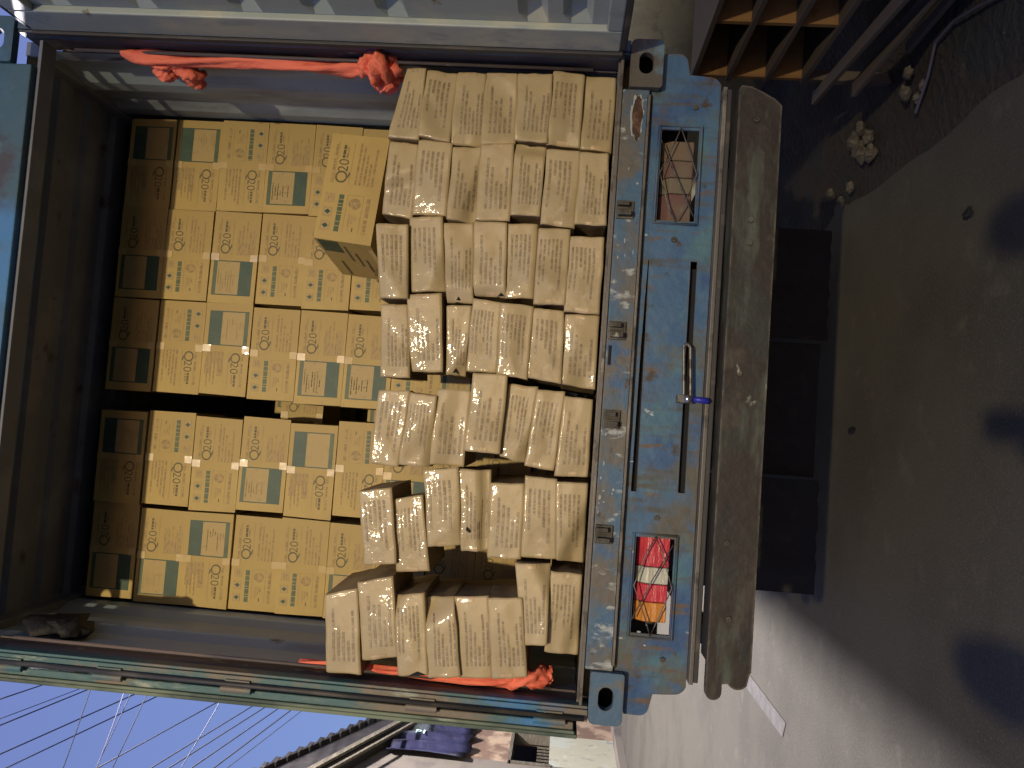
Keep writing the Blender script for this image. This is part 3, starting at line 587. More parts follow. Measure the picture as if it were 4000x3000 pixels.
def small_carton(key, Y, q):
    tl, tr_, br_, bl_ = [Vector((a, Y, b)) for a, b in q]
    g_ = .0028; tl += Vector((-g_, 0, g_)); tr_ += Vector((g_, 0, g_)); br_ += Vector((g_, 0, -g_ if q[2][1] > 1.44 else 0)); bl_ += Vector((-g_, 0, -g_ if q[3][1] > 1.44 else 0))
    wd = (tr_-tl).length; ht = (tl-bl_).length
    sd = sum(ord(c)*(i+3) for i, c in enumerate(key))
    dent = DENT.get(key); rf_ = random.Random(sd*7+1)
    facets = [(rf_.uniform(.1, .9), rf_.choice([.12, .88]), rf_.uniform(0, 360), rf_.uniform(.02, .05)) for _ in range(2)] if rf_.random() < .75 else []
    def S(s, t):
        a = tl.lerp(tr_, s); b = bl_.lerp(br_, s); p = a.lerp(b, t)
        es = min(s, 1-s)*wd; et = min(t, 1-t)*ht; e = min(es, et); r = .0045
        off = -.0012*math.sin(math.pi*s)*math.sin(math.pi*t)
        for ee in (es, et):
            if ee < r: off += r - math.sqrt(max(0, r*r-(r-ee)**2))
        if es < r and et < r: off += .002
        nz = noise.noise(Vector((s*3.1+sd, t*2.2, sd*.37)))*.0035 + noise.noise(Vector((s*9+sd, t*5, sd)))*.0012
        off += nz
        for fs_, ft_, fa_, fd_ in facets:
            d = (s-fs_)*math.cos(R(fa_)) - (t-ft_)*math.sin(R(fa_))*.5
            if d > 0: off += min(fd_*d, .012)
        if dent:
            ds, dt, an, dp, sf = dent; d = (s-ds)*math.cos(R(an)) - (t-dt)*math.sin(R(an))*.6
            k = max(0, min(1, d/sf)); off += dp*k*k*(3-2*k) if d > 0 else 0
        wob = Vector((noise.noise(Vector((t*2.5, sd, 1.0))), 0, noise.noise(Vector((s*2.5, sd, 9.0)))))*.0032
        return p + wob + Vector((0, off, 0))
    nu, nv = 26, 14
    # finer rows next to the rim so that the rounding catches light
    su = [0, .012, .03] + [.03+(.94)*i/(nu-6) for i in range(1, nu-6)] + [.97, .988, 1]
    tv = [0, .03, .08] + [.08+(.84)*i/(nv-6) for i in range(1, nv-6)] + [.92, .97, 1]
    nu, nv = len(su), len(tv)
    mb = MB(); mb.add([S(s, t) for t in tv for s in su], [(j*nu+i, (j+1)*nu+i, (j+1)*nu+i+1, j*nu+i+1) for j in range(nv-1) for i in range(nu-1)])
    rim = [i for i in range(nu)] + [j*nu+nu-1 for j in range(1, nv)] + [(nv-1)*nu+i for i in range(nu-2, -1, -1)] + [j*nu for j in range(nv-2, 0, -1)]
    D = Vector((hsh(key, 1)*.015, .37, hsh(key, 2)*.004)); c = (tl+tr_+br_+bl_)/4; n0 = len(mb.v); nr = len(rim)
    for k, f_ in ((1, .25), (2, .6), (3, 1.0)):
        for i in rim:
            p = Vector(mb.v[i]); p.y = Y + .004; sq = c + Vector((0, .004, 0))
            mb.v.append(tuple(p + D*f_ + (p-sq)*(-.004 if k < 3 else -.015)))
    ring = [rim] + [list(range(n0+k*nr, n0+(k+1)*nr)) for k in range(3)]
    for a, b in zip(ring, ring[1:]):
        for i in range(nr): mb.f.append((a[i], a[(i+1) % nr], b[(i+1) % nr], b[i])); mb.m.append(1)
    mb.f.append(tuple(ring[-1])); mb.m.append(1)
    # five or six printed lines, broken into words
    rnd = random.Random(sd); flip = key in FLIP
    nl = rnd.choice([5, 5, 6])
    t0 = rnd.uniform(.20, .26); pitch = .128 if nl == 5 else .112
    lens = [.66, rnd.uniform(.4, .6), rnd.uniform(.35, .55), rnd.uniform(.2, .35), rnd.uniform(.45, .64), rnd.uniform(.5, .62)]
    for li in range(nl):
        t = t0 + li*pitch*1.12; s = .15; end = .15 + lens[li]
        while s < end:
            w_ = rnd.uniform(.05, .13); s1 = min(s+w_, end); m = 3
            pts = []
            for tt in (t, t+pitch*.56):
                for i in range(m):
                    ss = s + (s1-s)*i/(m-1); a, b = (1-ss, 1-tt) if flip else (ss, tt)
                    pts.append(S(a, b) + Vector((0, -.0012, 0)))
            fs = [(i, i+1, m+i+1, m+i) for i in range(m-1)]
            mb.add(pts, [tuple(reversed(f)) for f in fs] if not flip else [tuple(reversed(f)) for f in fs], 2)
            s = s1 + rnd.uniform(.005, .012)
    tear = {'3c': (.0, .30, .075, .60), '3d': (.0, .72, .06, 1.0), '4c': (.0, .30, .11, .72), '2e': (1.0, .2, .97, .75), '7c': (.0, .35, .05, .95)}.get(key)  # black patch laid on the face for the dark hole of the tear
    if tear:
        a0_, t0_, a1_, t1_ = tear; tm = (t0_+t1_)/2; dd = Vector((0, -.0022, 0))
        pts = [S(a0_, t0_)+dd, S(a0_+(a1_-a0_)*.5, t0_+(t1_-t0_)*.22)+dd, S(a1_, tm)+dd, S(a0_+(a1_-a0_)*.45, t1_-(t1_-t0_)*.18)+dd, S(a0_, t1_)+dd]
        mb.add(pts, [(4, 3, 2, 1, 0)] if a1_ > a0_ else [(0, 1, 2, 3, 4)], 3)
    if key == '6d':
        mb.add([S(.26, .20)+Vector((0, -.002, 0)), S(.30, .26)+Vector((0, -.002, 0)), S(.25, .40)+Vector((0, -.002, 0)), S(.22, .34)+Vector((0, -.002, 0))], [(0, 3, 2, 1)], 3)
    base = c + Vector((0, .18, -ht/2))
    o = mb.build('small_carton', ['kraft', 'kraft_side', 'kraft_ink', 'black'], smooth=True, loc=tuple(base))
    rs_ = set(rim)
    for e in o.data.edges:
        if e.vertices[0] in rs_ and e.vertices[1] in rs_: e.use_edge_sharp = True
    # strip of clear tape folded over one end of the carton
    tp = MB(); side = 0 if hsh(key, 5) < 0 else 1; st = [(.0+.02*i if not side else 1-.02*i) for i in range(0, 4)]
    t_a, t_b = .34+hsh(key, 6)*.08, .62+hsh(key, 7)*.06; m = 5
    pts = []
    for s_ in st:
        for j in range(m):
            pts.append(S(s_, t_a+(t_b-t_a)*j/(m-1)) + Vector((0, -.0016+.0010*hsh(key, s_, j), 0)))
    f = [(i*m+j, i*m+j+1, (i+1)*m+j+1, (i+1)*m+j) for i in range(len(st)-1) for j in range(m-1)]
    tp.add(pts, f if not side else [tuple(reversed(x)) for x in f])
    part(tp, 'packing_tape', 'film_tape', o, smooth=True)
    return o
ORD = ['bottom', 'second', 'third', 'fourth', 'fifth', 'sixth', 'seventh', 'top']
COLN = ['first', 'second', 'third', 'fourth', 'fifth', 'sixth', 'seventh']
EXTRA = {'4c': 'crumpled narrow carton with torn end', '6d': 'brown carton with a black mark', '3c': 'brown carton with torn end', '3d': 'brown carton with dented end', '7c': 'creased brown carton', '7d': 'sharply folded brown carton'}
for key, Y, q in SMALL:
    c_ = int(key[0])-1; letters = [k[0] for k in SMALL if k[0][0] == key[0]]; r_ = len(letters)-1-letters.index(key)
    row = 'lowest' if r_ == 0 else ('topmost' if r_ == len(letters)-1 else ORD[r_])
    o = small_carton(key, Y, q)
    tag(o, '%s, %s up from the sill, %s column from grey door' % (EXTRA.get(key, 'small brown carton'), row, COLN[c_]) if row not in ('lowest', 'topmost')
        else '%s, %s in the %s column from grey door' % (EXTRA.get(key, 'small brown carton'), row, COLN[c_]), 'carton', 'small brown cartons stacked at the open end')

# ---------------------------------------------------------------- printed yellow cartons of the back stack
CW, CH, CD = .438, .226, .32
q20 = text_polys('Q', 1.0, .0), text_polys('20', 1.0, -.006)
def printed(kind, flipped, front, seed):
    """front(s,t) -> point on the front face; returns (verts,faces,material) lists"""
    mb = MB(); rnd = random.Random(seed)
    def F(s, t, d=.0008):
        if flipped: s, t = 1-s, 1-t
        p = front(s, t); return (p[0], p[1]-d, p[2])
    def rect(s0, s1, t0, t1, mi, d=.0008):
        mb.add([F(s0, t0, d), F(s1, t0, d), F(s1, t1, d), F(s0, t1, d)], [(3, 2, 1, 0)], mi)
    def line(s0, s1, t, h, mi=2):
        s = s0
        while s < s1:
            e = min(s+rnd.uniform(.02, .06), s1); rect(s, e, t, t+h, mi); s = e+.006
    def glyphs(g, s0, t1, sc, mi, d=.0009, fat=1.0):
        v, f = g
        mb.add([F(s0 + x*sc*CH/CW*fat, t1 - y*sc, d) for x, y in v], [tuple(reversed(a)) for a in f] if False else f, mi)
    # right half: Q20 and text
    glyphs(q20[0], .53, .385, .30, 3); glyphs(q20[1], .638, .372, .25, 3)
    line(.53, .62, .11, .035); line(.65, .76, .11, .035); line(.79, .90, .11, .035)
    line(.775, .90, .245, .045, 3); line(.775, .88, .31, .03)
    rect(.53, .93, .155, .163, 4); rect(.53, .93, .425, .433, 4)
    if kind == 'A':
        rect(.53, .66, .54, .92, 4, .0005); rect(.663, .80, .54, .66, 4, .0005); rect(.663, .78, .80, .93, 4, .0005)
        for k in range(5): line(.54, rnd.uniform(.70, .92), .56+k*.075, .025)
        # framed picture label
        rect(.085, .465, .065, .91, 5, .0006); rect(.097, .453, .085, .89, 6, .0008)
        rect(.088, .462, .068, .150, 7, .0010); rect(.086, .464, .635, .905, 5, .0011)
        for k in range(7): line(.12+rnd.uniform(0, .1), .22+rnd.uniform(0, .18), .18+k*.055, .015, 4)
    else:
        for k in range(5): line(.53, (.93, .90, .82, .74, .88)[k], .53+k*.072, .034)
        for k, a in enumerate((.085, .215, .345)):
            rect(a, a+.085, .075, .235, 4, .0005); rect(a+.006, a+.079, .087, .223, 6, .0007)
            if k < 2: mb.add([F(a+.020, .16, .0010), F(a+.045, .10, .0010), F(a+.068, .16, .0010), F(a+.045, .21, .0010)], [(3, 2, 1, 0)], 5)
            else: line(a+.015, a+.07, .12, .03); line(a+.015, a+.07, .17, .03)
        line(.085, .43, .315, .085, 7)
        rect(.085, .44, .46, .468, 4); rect(.085, .44, .735, .743, 4); rect(.43, .436, .46, .74, 4)
        n = 18; cs, ct = .355, .60
        mb.add([F(cs+.052*math.cos(2*math.pi*i/n), ct-.105*math.sin(2*math.pi*i/n), .0010) for i in range(n)], [tuple(range(n))], 2)
        mb.add([F(cs+.016*math.cos(2*math.pi*i/n), ct-.02*math.sin(2*math.pi*i/n), .0012) for i in range(n)], [tuple(range(n))], 6)
        for k in range(3): line(.14+k*.03, .25, .53+k*.05, .03, 4)
        rect(.10, .135, .62, .64, 3)
        line(.085, .22, .80, .06); line(.24, .42, .80, .06)
    return mb
def big_carton(kind, flipped, seed, W=CW, H=CH, Dp=CD, gloss=False):
    """carton standing at the origin, front face towards -Y"""
    rnd = random.Random(seed); a1, a2, a3, a4 = [rnd.uniform(-.003, .003) for _ in range(4)]
    def front(s, t):
        x = -W/2 + W*s; z = H*(1-t)
        return (x + (a1*(1-t)+a2*t)*(1-2*s), 0.0, z)
    nu, nv = 10, 6; mb = MB()
    mb.add([front(i/nu, j/nv) for j in range(nv+1) for i in range(nu+1)], [(j*(nu+1)+i, (j+1)*(nu+1)+i, (j+1)*(nu+1)+i+1, j*(nu+1)+i+1) for j in range(nv) for i in range(nu)])
    c = [front(0, 0), front(1, 0), front(1, 1), front(0, 1)]
    b = [(p[0], Dp, p[2]) for p in c]
    top = [front(i/nu, 0) for i in range(nu+1)]; bot = [front(i/nu, 1) for i in range(nu+1)]
    mb.add(top + [b[1], b[0]], [tuple(range(nu+3))]); mb.add(bot + [b[2], b[3]], [tuple(reversed(range(nu+3)))])
    lf = [front(0, j/nv) for j in range(nv+1)]; rg = [front(1, j/nv) for j in range(nv+1)]
    mb.add(lf + [b[3], b[0]], [tuple(reversed(range(nv+3)))]); mb.add(rg + [b[2], b[1]], [tuple(range(nv+3))]); mb.add(b, [(3, 2, 1, 0)][::-1])
    if True:
        p = printed(kind, flipped, front, seed)
        o0 = len(mb.v); mb.v += p.v; mb.f += [tuple(o0+i for i in f) for f in p.f]; mb.m += p.m
    o = mb.build('printed_carton', ['carton', 'carton', 'carton_ink', 'carton_dark_ink', 'carton_haze', 'carton_green', 'carton_label', 'carton_pale_green'])
    # tape over the centre seam, lapping down the face at top and bottom
    rr = random.Random(seed+9)
    for t0, t1 in ((0, .17), (.85, 1.0)):
        tp = MB(); m = 5; s0, s1 = .462, .538
        pts = []
        for j in range(m):
            for i in range(m):
                p = front(s0+(s1-s0)*i/(m-1), t0+(t1-t0)*j/(m-1)); pts.append((p[0]+(.0 if j else 0), p[1]-.0014-.0028*(1-j/(m-1))-.0006*rr.random()-.0006*i/(m-1), p[2]))
        tp.add(pts, [(j*m+i, (j+1)*m+i, (j+1)*m+i+1, j*m+i+1) for j in range(m-1) for i in range(m-1)])
        tp.build('packing_tape', 'tape' if gloss else 'tape_dull', o, smooth=True)
    return o
PRO = {}
def place_big(kind, flipped, var, x, y, z, rz=0, ry=0, label='', group='printed yellow cartons stacked deep in the container', gloss=False):
    k = (kind, flipped, var, gloss)
    if k not in PRO: o = big_carton(kind, flipped, var*17+(5 if flipped else 1)+ord(kind[0]), gloss=gloss); PRO[k] = o
    else:
        src = PRO[k]; o = src.copy(); col.objects.link(o)
        for c in src.children: d = c.copy(); col.objects.link(d); d.parent = o
    o.location = (x, y, z); o.rotation_euler = (0, ry, rz)
    return tag(o, label, 'carton', group)
ZR = [3.49, 3.256, 3.024, 2.795, 2.567, 2.338, 2.110, 1.882, 1.654, 1.402]
ROWN = ['top row', 'second row down', 'third row down', 'fourth row down', 'fifth row down', 'sixth row down', 'seventh row down', 'eighth row down', 'ninth row down', 'bottom row']
COLS = {1: (.936, ['A-', 'A-', 'B-', 'A', 'B', 'A', 'A', 'B']), 2: (.494, ['A', 'B', 'A', 'B', 'B', 'B', 'A', 'B']), 3: (.045, ['A', 'B-', 'A-', 'B', 'A', 'A', 'B', 'A']),
        4: (-.490, ['A-', 'B-', 'B', 'A', 'A-', 'B-', 'A', 'B', 'A', 'B']), 5: (-.936, ['A', 'A', 'A-', 'B', 'B', 'A', 'A', 'B', 'A', 'B'])}
JX = {(4, 0): -.003, (4, 1): .008, (4, 2): -.004, (4, 3): .012, (4, 4): -.002, (4, 5): .022, (5, 0): .002, (5, 1): -.008, (5, 2): -.004, (3, 1): .003, (3, 2): .007, (3, 5): -.008, (2, 2): -.003, (1, 5): -.006}
random.seed(21)
for c in COLS:
    cx, kinds = COLS[c]
    for r, kd in enumerate(kinds):
        jx = JX.get((c, r), random.uniform(-.005, .005)); jy = random.uniform(-.008, .012)
        place_big(kd[0], kd.endswith('-'), r % 2, cx+jx, .79+jy, ZR[r]+.001, random.uniform(-.012, .012), random.uniform(-.004, .004),
                  'printed yellow carton, back stack, %s, %s column from grey door' % (ROWN[r], COLN[c-1]), gloss=(c == 4 and r != 0) or (c, r) in ((2, 2), (3, 4), (3, 2)))
# cartons deeper in, seen through the gap between third and fourth columns
for i, (x, y, z, kd) in enumerate([(-.24, 1.26, 2.795, 'B'), (-.16, 1.30, 2.338, 'A'), (-.17, 1.29, 2.110, 'B'), (-.02, 1.75, 3.02, 'A'), (-.40, 2.05, 2.567, 'A'), (-.30, 1.9, 2.795, 'B')]):
    place_big(kd, False, 2, x, y, z+.001, 0, 0, 'yellow carton in the dark gap of the back stack, %s' % ['beside fourth row', 'beside sixth row', 'beside seventh row', 'shaded beside third row', 'shaded beside fifth row', 'deepest, beside fourth row'][i],
              'cartons seen through the gap', False)
# the cover of the dark gap: cartons of a deeper layer right and left
# loose carton lying askew on top of the small ones
qq = [Vector((.456, .12, 2.529)), Vector((.895, .19, 2.51)), Vector((.883, .19, 2.279)), Vector((.435, .12, 2.303))]
def lf_front(s, t):
    p = (qq[0].lerp(qq[1], s)).lerp(qq[3].lerp(qq[2], s), t); return (p.x, p.y, p.z)
mb = MB(); nu, nv = 10, 6
mb.add([lf_front(i/nu, j/nv) for j in range(nv+1) for i in range(nu+1)], [(j*(nu+1)+i, (j+1)*(nu+1)+i, (j+1)*(nu+1)+i+1, j*(nu+1)+i+1) for j in range(nv) for i in range(nu)])
dv = Vector((-.062, .40, -.004)); bk_ = [p+dv for p in qq]
mb.add(list(qq)+bk_, [(0, 1, 5, 4), (1, 2, 6, 5), (2, 3, 7, 6), (7, 4, 5, 6)])
# left side: flaps, one edge band of green print
sd = lambda a, b: qq[0].lerp(bk_[0], a).lerp(qq[3].lerp(bk_[3], a), b)
mb.add([sd(0, 0), sd(1, 0), sd(1, 1), sd(0, 1)], [(3, 2, 1, 0)][::-1], 1)
def sr(a0, a1, b0, b1, mi, d=-.001):
    mb.add([sd(a0, b0)+Vector((d, 0, 0)), sd(a1, b0)+Vector((d, 0, 0)), sd(a1, b1)+Vector((d, 0, 0)), sd(a0, b1)+Vector((d, 0, 0))], [(0, 1, 2, 3)], mi)
sr(.02, .30, .05, .40, 5)
for k in range(3): sr(.12+.15*k, .5+.12*k, .46+.13*k, .50+.13*k, 3)
sr(.55, .95, .2, .25, 3); sr(.6, .9, .7, .84, 2)
p = printed('B', False, lf_front, 77); o0 = len(mb.v); mb.v += p.v; mb.f += [tuple(o0+i for i in f) for f in p.f]; mb.m += p.m
lo = mb.build('printed_carton', ['carton', 'carton', 'carton_ink', 'carton_dark_ink', 'carton_haze', 'carton_green', 'carton_label', 'carton_pale_green'], loc=(.65, .35, 2.29))
tag(lo, 'loose yellow printed carton lying askew on top of the small brown cartons', 'carton')
tb = MB(); tb.add([sd(.10, .92)+Vector((-.002, 0, 0)), sd(1, .92)+Vector((-.002, 0, 0)), sd(1, .995)+Vector((-.002, 0, 0)), sd(.10, .995)+Vector((-.002, 0, 0))], [(0, 1, 2, 3)])
part(tb, 'packing_tape', 'tape', lo)

# ---------------------------------------------------------------- straps and bag
def cloth_run(mb, pts, rad, seed, seg=14):
    rad = [x*1.35 for x in rad]
    """twisted cloth: a tube with folds"""
    P = [Vector(p) for p in pts]; out = []; rads = []
    n = 60
    for i in range(n+1):
        f = i/n*(len(P)-1); k = min(int(f), len(P)-2); u = f-k
        p0, p1, p2, p3 = P[max(k-1, 0)], P[k], P[k+1], P[min(k+2, len(P)-1)]
        p = .5*((2*p1)+(p2-p0)*u+(2*p0-5*p1+4*p2-p3)*u*u+(3*p1-p0-3*p2+p3)*u**3)
        r0, r1 = rad[k], rad[k+1]; out.append(p); rads.append(r0+(r1-r0)*u)
    o0 = len(mb.v); mb.tube(out, rads, seg)
    for i in range(o0, len(mb.v)):
        ring = (i-o0)//seg; k = (i-o0) % seg; c = out[min(ring, n)]; v = Vector(mb.v[i])
        f = 1 + .35*math.sin(k*2*math.pi/seg*3 + ring*.25 + seed) + .25*noise.noise(Vector((ring*.2, k*.8, seed)))
        mb.v[i] = tuple(c + (v-c)*f)
sr_ = thing('lashing_strap', 'long orange cloth strap knotted along the right inner wall near the open grey door', 'strap', (1.15, .14, 2.3))
m1 = MB(); cloth_run(m1, [(1.146, .10, 3.36), (1.140, .12, 3.27), (1.140, .13, 3.10), (1.140, .125, 2.83), (1.138, .13, 2.63), (1.138, .14, 2.47), (1.135, .13, 2.38)], [.008, .020, .018, .014, .017, .022, .012], 1)
part(m1, 'band', 'orange_cloth', sr_, smooth=True)
m1 = MB(); cloth_run(m1, [(1.138, .13, 3.24), (1.132, .18, 3.22), (1.125, .235, 3.22)], [.014, .036, .020], 3); cloth_run(m1, [(1.138, .14, 3.19), (1.132, .20, 3.13), (1.125, .28, 3.13)], [.012, .030, .026], 5)
part(m1, 'loose_end', 'orange_cloth', sr_, smooth=True)
m1 = MB(); cloth_run(m1, [(1.136, .12, 2.40), (1.125, .10, 2.34), (1.12, .06, 2.28)], [.016, .042, .038], 7); cloth_run(m1, [(1.135, .14, 2.36), (1.12, .17, 2.31), (1.11, .21, 2.28)], [.016, .040, .026], 9); m1.blob((1.12, .12, 2.265), (.02, .05, .03), 4, .3)
part(m1, 'knot', 'orange_cloth', sr_, smooth=True)
sl_ = thing('lashing_strap', 'orange cloth strap hanging down the left inner wall behind the brown cartons', 'strap', (-1.15, .1, 2.0))
m1 = MB(); cloth_run(m1, [(-1.146, .115, 2.44), (-1.143, .115, 2.25), (-1.143, .105, 2.05), (-1.142, .105, 1.86), (-1.140, .10, 1.70), (-1.130, .10, 1.64)], [.008, .011, .010, .013, .016, .022], 2)
part(m1, 'band', 'orange_cloth', sl_, smooth=True)
m1 = MB(); cloth_run(m1, [(-1.130, .10, 1.65), (-1.118, .10, 1.58), (-1.115, .14, 1.525), (-1.116, .15, 1.51)], [.02, .024, .024, .018], 4)
part(m1, 'loose_end', 'orange_cloth', sl_, smooth=True)
bg_ = MB(); bg_.blob((-1.13, .25, 3.46), (.035, .13, .10), 2, .35); bg_.blob((-1.13, .20, 3.37), (.035, .08, .05), 6, .3); bg_.blob((-1.14, .33, 3.54), (.02, .05, .055), 9, .3)
tag(bg_.build('black_bag', 'black_cloth', smooth=True, loc=(-1.13, .25, 3.36)), 'crumpled black bag hooked high on the left inner wall of the container', 'bag')

# ---------------------------------------------------------------- right side: wall, rack, planks, stones
rw = MB().box(2.32, 2.52, -1.2, 16, -.1, 3.2)
tag(rw.build('boundary_wall', 'wall_right', loc=(2.42, 7, 0)), 'plain olive plastered wall behind the open grey door', 'wall')
rk = thing('wooden_rack', 'low wooden rack of square open compartments standing by the olive wall', 'rack', (1.75, .5, .2))
X0, X1 = 1.56, 2.02
fr = MB()
for z in (1.00, .83, .645, .47): fr.box(X0, X1, -1.4, 1.02, z-.012, z+.012)
part(fr, 'shelf', 'rack_wood', rk, bevel=.002)
for y in (-1.38, -.56, -.03, .50, 1.00):
    dvd = MB()
    for za, zb2 in ((.482, .633), (.657, .818), (.842, .988)): dvd.box(X0+.012, X1-.02, y-.012, y+.012, za, zb2)
    part(dvd, 'divider', 'rack_lit', rk)
bp = MB().box(X1-.018, X1, -1.4, 1.02, .483, .987); part(bp, 'back_panel', 'rack_wood', rk)
for y in (-1.3, 1.0):
    for x in (X0+.03, X1-.03):
        lg = MB().box(x-.025, x+.025, y-.02, y+.03, .02, .457); part(lg, 'leg', 'rack_wood', rk, bevel=.003)
pk = [((1.50, 1.05, .40), (1.46, -.5, .36), .06), ((1.46, .85, .28), (1.56, -.6, .24), .07), ((1.55, .62, .14), (1.66, -.7, .10), .05)]
PL = ['grey plank lying highest, just under the wooden rack', 'grey plank in the middle of the three below the wooden rack', 'narrow plank lowest on the dirt below the rack']
for k, (a, b, w_) in enumerate(pk):
    m1 = MB().beam(a, b, w_, .022); cc = tuple((Vector(a)+Vector(b))/2)
    tag(m1.build('plank', 'rack_wood', loc=cc, bevel=.003), PL[k], 'plank', 'loose planks below the wooden rack')
ST = [((1.34, 1.30), .055, 'brown lump'), ((1.42, 1.36), .05, 'pale lump'), ((1.30, 1.20), .042, 'rough stone'), ((1.38, 1.20), .038, 'small pale stone'), ((1.46, 1.28), .032, 'little stone'), ((1.22, 1.50), .03, 'stone'), ((1.19, 1.66), .028, 'flat stone'), ((1.27, 1.80), .034, 'pale stone'), ((1.49, .72), .030, 'lone greenish stone'), ((1.42, .77), .034, 'lone yellowish stone'), ((1.39, .62), .020, 'small pinkish stone'), ((1.36, .68), .022, 'small brown stone')]
SL = ['brown rubble lump, biggest of the heap on the dirt verge', 'grey lump at the wall side of the rubble heap', 'pale rubble lump at the road side of the heap', 'white chip on the near side of the rubble heap', 'small chip farthest from the road in the rubble heap', 'stone beyond the rubble heap towards the bumper', 'flat stone by the road edge near the bumper shadow', 'pale stone farthest along the verge beside the bumper shadow',
      'lone greenish pale stone high on the verge', 'lone yellowish stone in the middle of the verge', 'small pinkish stone nearest the camera on the verge', 'small brown stone beside the yellowish stone on the verge']
for k, ((x, y), r_, _) in enumerate(ST):
    zz_ = .02 + .25*max(0, (x-1.16)/1.25)**1.2 + .012
    m1 = MB().blob((x, y, zz_+r_*.3), (r_*1.1, r_*.9, r_*.7), k*1.3+.5, .28, nu=9, nv=6)
    tag(m1.build('stone', 'stone', loc=(x, y, zz_)), SL[k], 'stone', 'stones and rubble on the verge')
wr = MB().tube([(1.30, .70, .06), (1.40, .56, .075), (1.49, .45, .10), (1.50, .30, .10), (1.47, .14, .09), (1.42, -.05, .08)], .006, 6)
tag(wr.build('thin_cable', 'cable_white', loc=(1.42, .3, .06)), 'thin pale cable lying across the dirt verge', 'cable')
st2 = MB().blob((.74, .32, .004), (.022, .035, .012), 3, .4); tag(st2.build('leaf_litter', 'black_cloth', loc=(.74, .32, 0)), 'single dark scrap lying on the open asphalt', 'scrap')
st2 = MB().blob((-.11, 1.43, .004), (.02, .045, .010), 5, .4); tag(st2.build('oil_rag', 'black_cloth', loc=(-.11, 1.43, 0)), 'dark scrap on the asphalt at the bumper shadow edge', 'scrap')

# ---------------------------------------------------------------- left side of the street
hs = thing('gabled_house', 'old gabled street house with peach wall and dark overhanging roof', 'house', (-9, 9, 0))
FX = -6.3
wm = MB()
wm.box(FX-.25, FX, 4.0, 11.5, 0, 4.0, 0)
wm.box(FX-.25, FX, 11.5, 12.9, 0, 1.36, 1)
wm.box(FX-.25, FX, 11.5, 12.9, 2.06, 4.0, 2)
wm.box(FX-.25, FX, 12.9, 14.2, 0, 3.7, 2)
wm.box(FX-6, FX-.26, 3.9, 4.0, 0, 4.0, 0); wm.box(FX-6, FX-.26, 14.1, 14.2, 0, 3.6, 0); wm.box(FX-6, FX-5.8, 4.0, 14.1, 0, 3.6, 0)
wm.box(FX-1.5, FX-.26, 11.3, 13.1, 1.2, 1.3, 3)
wm.add([(FX-.02, 4.0, 4.0), (FX-.02, 12.9, 4.0), (FX-.02, 8.4, 6.3)], [(0, 1, 2)], 0)
part(wm, 'wall', ['plaster_grey', 'whitewash', 'plaster_peach', 'roof_dark'], hs)
wf = MB().box(FX-.2, FX+.03, 11.44, 11.52, 1.34, 2.10).box(FX-.2, FX+.03, 12.86, 12.94, 1.34, 2.10).box(FX-.2, FX+.03, 11.44, 12.94, 2.06, 2.12)
part(wf, 'window_frame', 'wood_trim', hs)
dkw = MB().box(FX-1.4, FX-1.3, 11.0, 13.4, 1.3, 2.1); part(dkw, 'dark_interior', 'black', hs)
bal = MB()
for k in range(9): bal.box(FX-.22, FX-.19, 11.58+k*.145, 11.60+k*.145, 1.36, 1.60)
part(bal, 'railing', 'wood_trim', hs)
rf = MB()
def slab(y0, z0, y1, z1, x0, x1, th, mi=0):
    rf.add([(x0, y0, z0), (x1, y0, z0), (x1, y1, z1), (x0, y1, z1), (x0, y0, z0-th), (x1, y0, z0-th), (x1, y1, z1-th), (x0, y1, z1-th)], [(0, 1, 2, 3), (7, 6, 5, 4), (0, 4, 5, 1), (1, 5, 6, 2), (2, 6, 7, 3), (3, 7, 4, 0)], mi)
slab(8.4, 6.55, 13.3, 4.15, FX-6.2, FX+.35, .06); slab(8.4, 6.55, 3.4, 4.1, FX-6.2, FX+.35, .06)
for k in range(22):      # uneven tile ends along the rake
    t = k/21; y = 8.5+4.8*t; z = 6.5-2.35*t; h_ = .03+.05*random.random()
    rf.box(FX+.25, FX+.36, y-.11, y+.10, z-.04, z+h_*.5)
part(rf, 'roof', 'roof_dark', hs)
gd = MB().add([(FX+.26, 8.4, 6.45), (FX+.26, 13.2, 4.08), (FX+.26, 13.0, 3.74), (FX+.26, 8.4, 5.72), (FX+.01, 8.4, 6.45), (FX+.01, 13.2, 4.08), (FX+.01, 13.0, 3.74), (FX+.01, 8.4, 5.72)], [(0, 1, 2, 3), (7, 6, 5, 4), (3, 2, 6, 7), (0, 3, 7, 4), (1, 5, 6, 2)])  # dark board added to stand for the shadow under the roof
part(gd, 'gable_shade_board', 'roof_dark', hs)
fb = MB().beam((FX+.31, 8.4, 5.78), (FX+.31, 13.1, 3.78), .05, .10).beam((FX+.31, 8.4, 5.50), (FX+.31, 13.0, 3.56), .05, .05)
part(fb, 'barge_board', 'wood_trim', hs)
tpn = MB(); nu, nv = 24, 8; vs = []
for j in range(nv+1):
    for i in range(nu+1):
        y = 11.25+1.75*i/nu; z = 2.85+(1.45-.25*math.sin(i*.9)*0)*j/nv
        vs.append((FX+.10+.05*math.sin(i*1.1+j*.3), y, z + (.06*math.sin(i*.8) if j == 0 else 0)))
tpn.add(vs, [(j*(nu+1)+i, j*(nu+1)+i+1, (j+1)*(nu+1)+i+1, (j+1)*(nu+1)+i) for j in range(nv) for i in range(nu)])
tp_o = tpn.build('blue_tarp', 'tarp', smooth=True, loc=(FX+.1, 12.1, 2.85))
so = tp_o.modifiers.new('s', 'SOLIDIFY'); so.thickness = .006
tag(tp_o, 'dark blue tarp hung under the eave of the old street house', 'tarp')
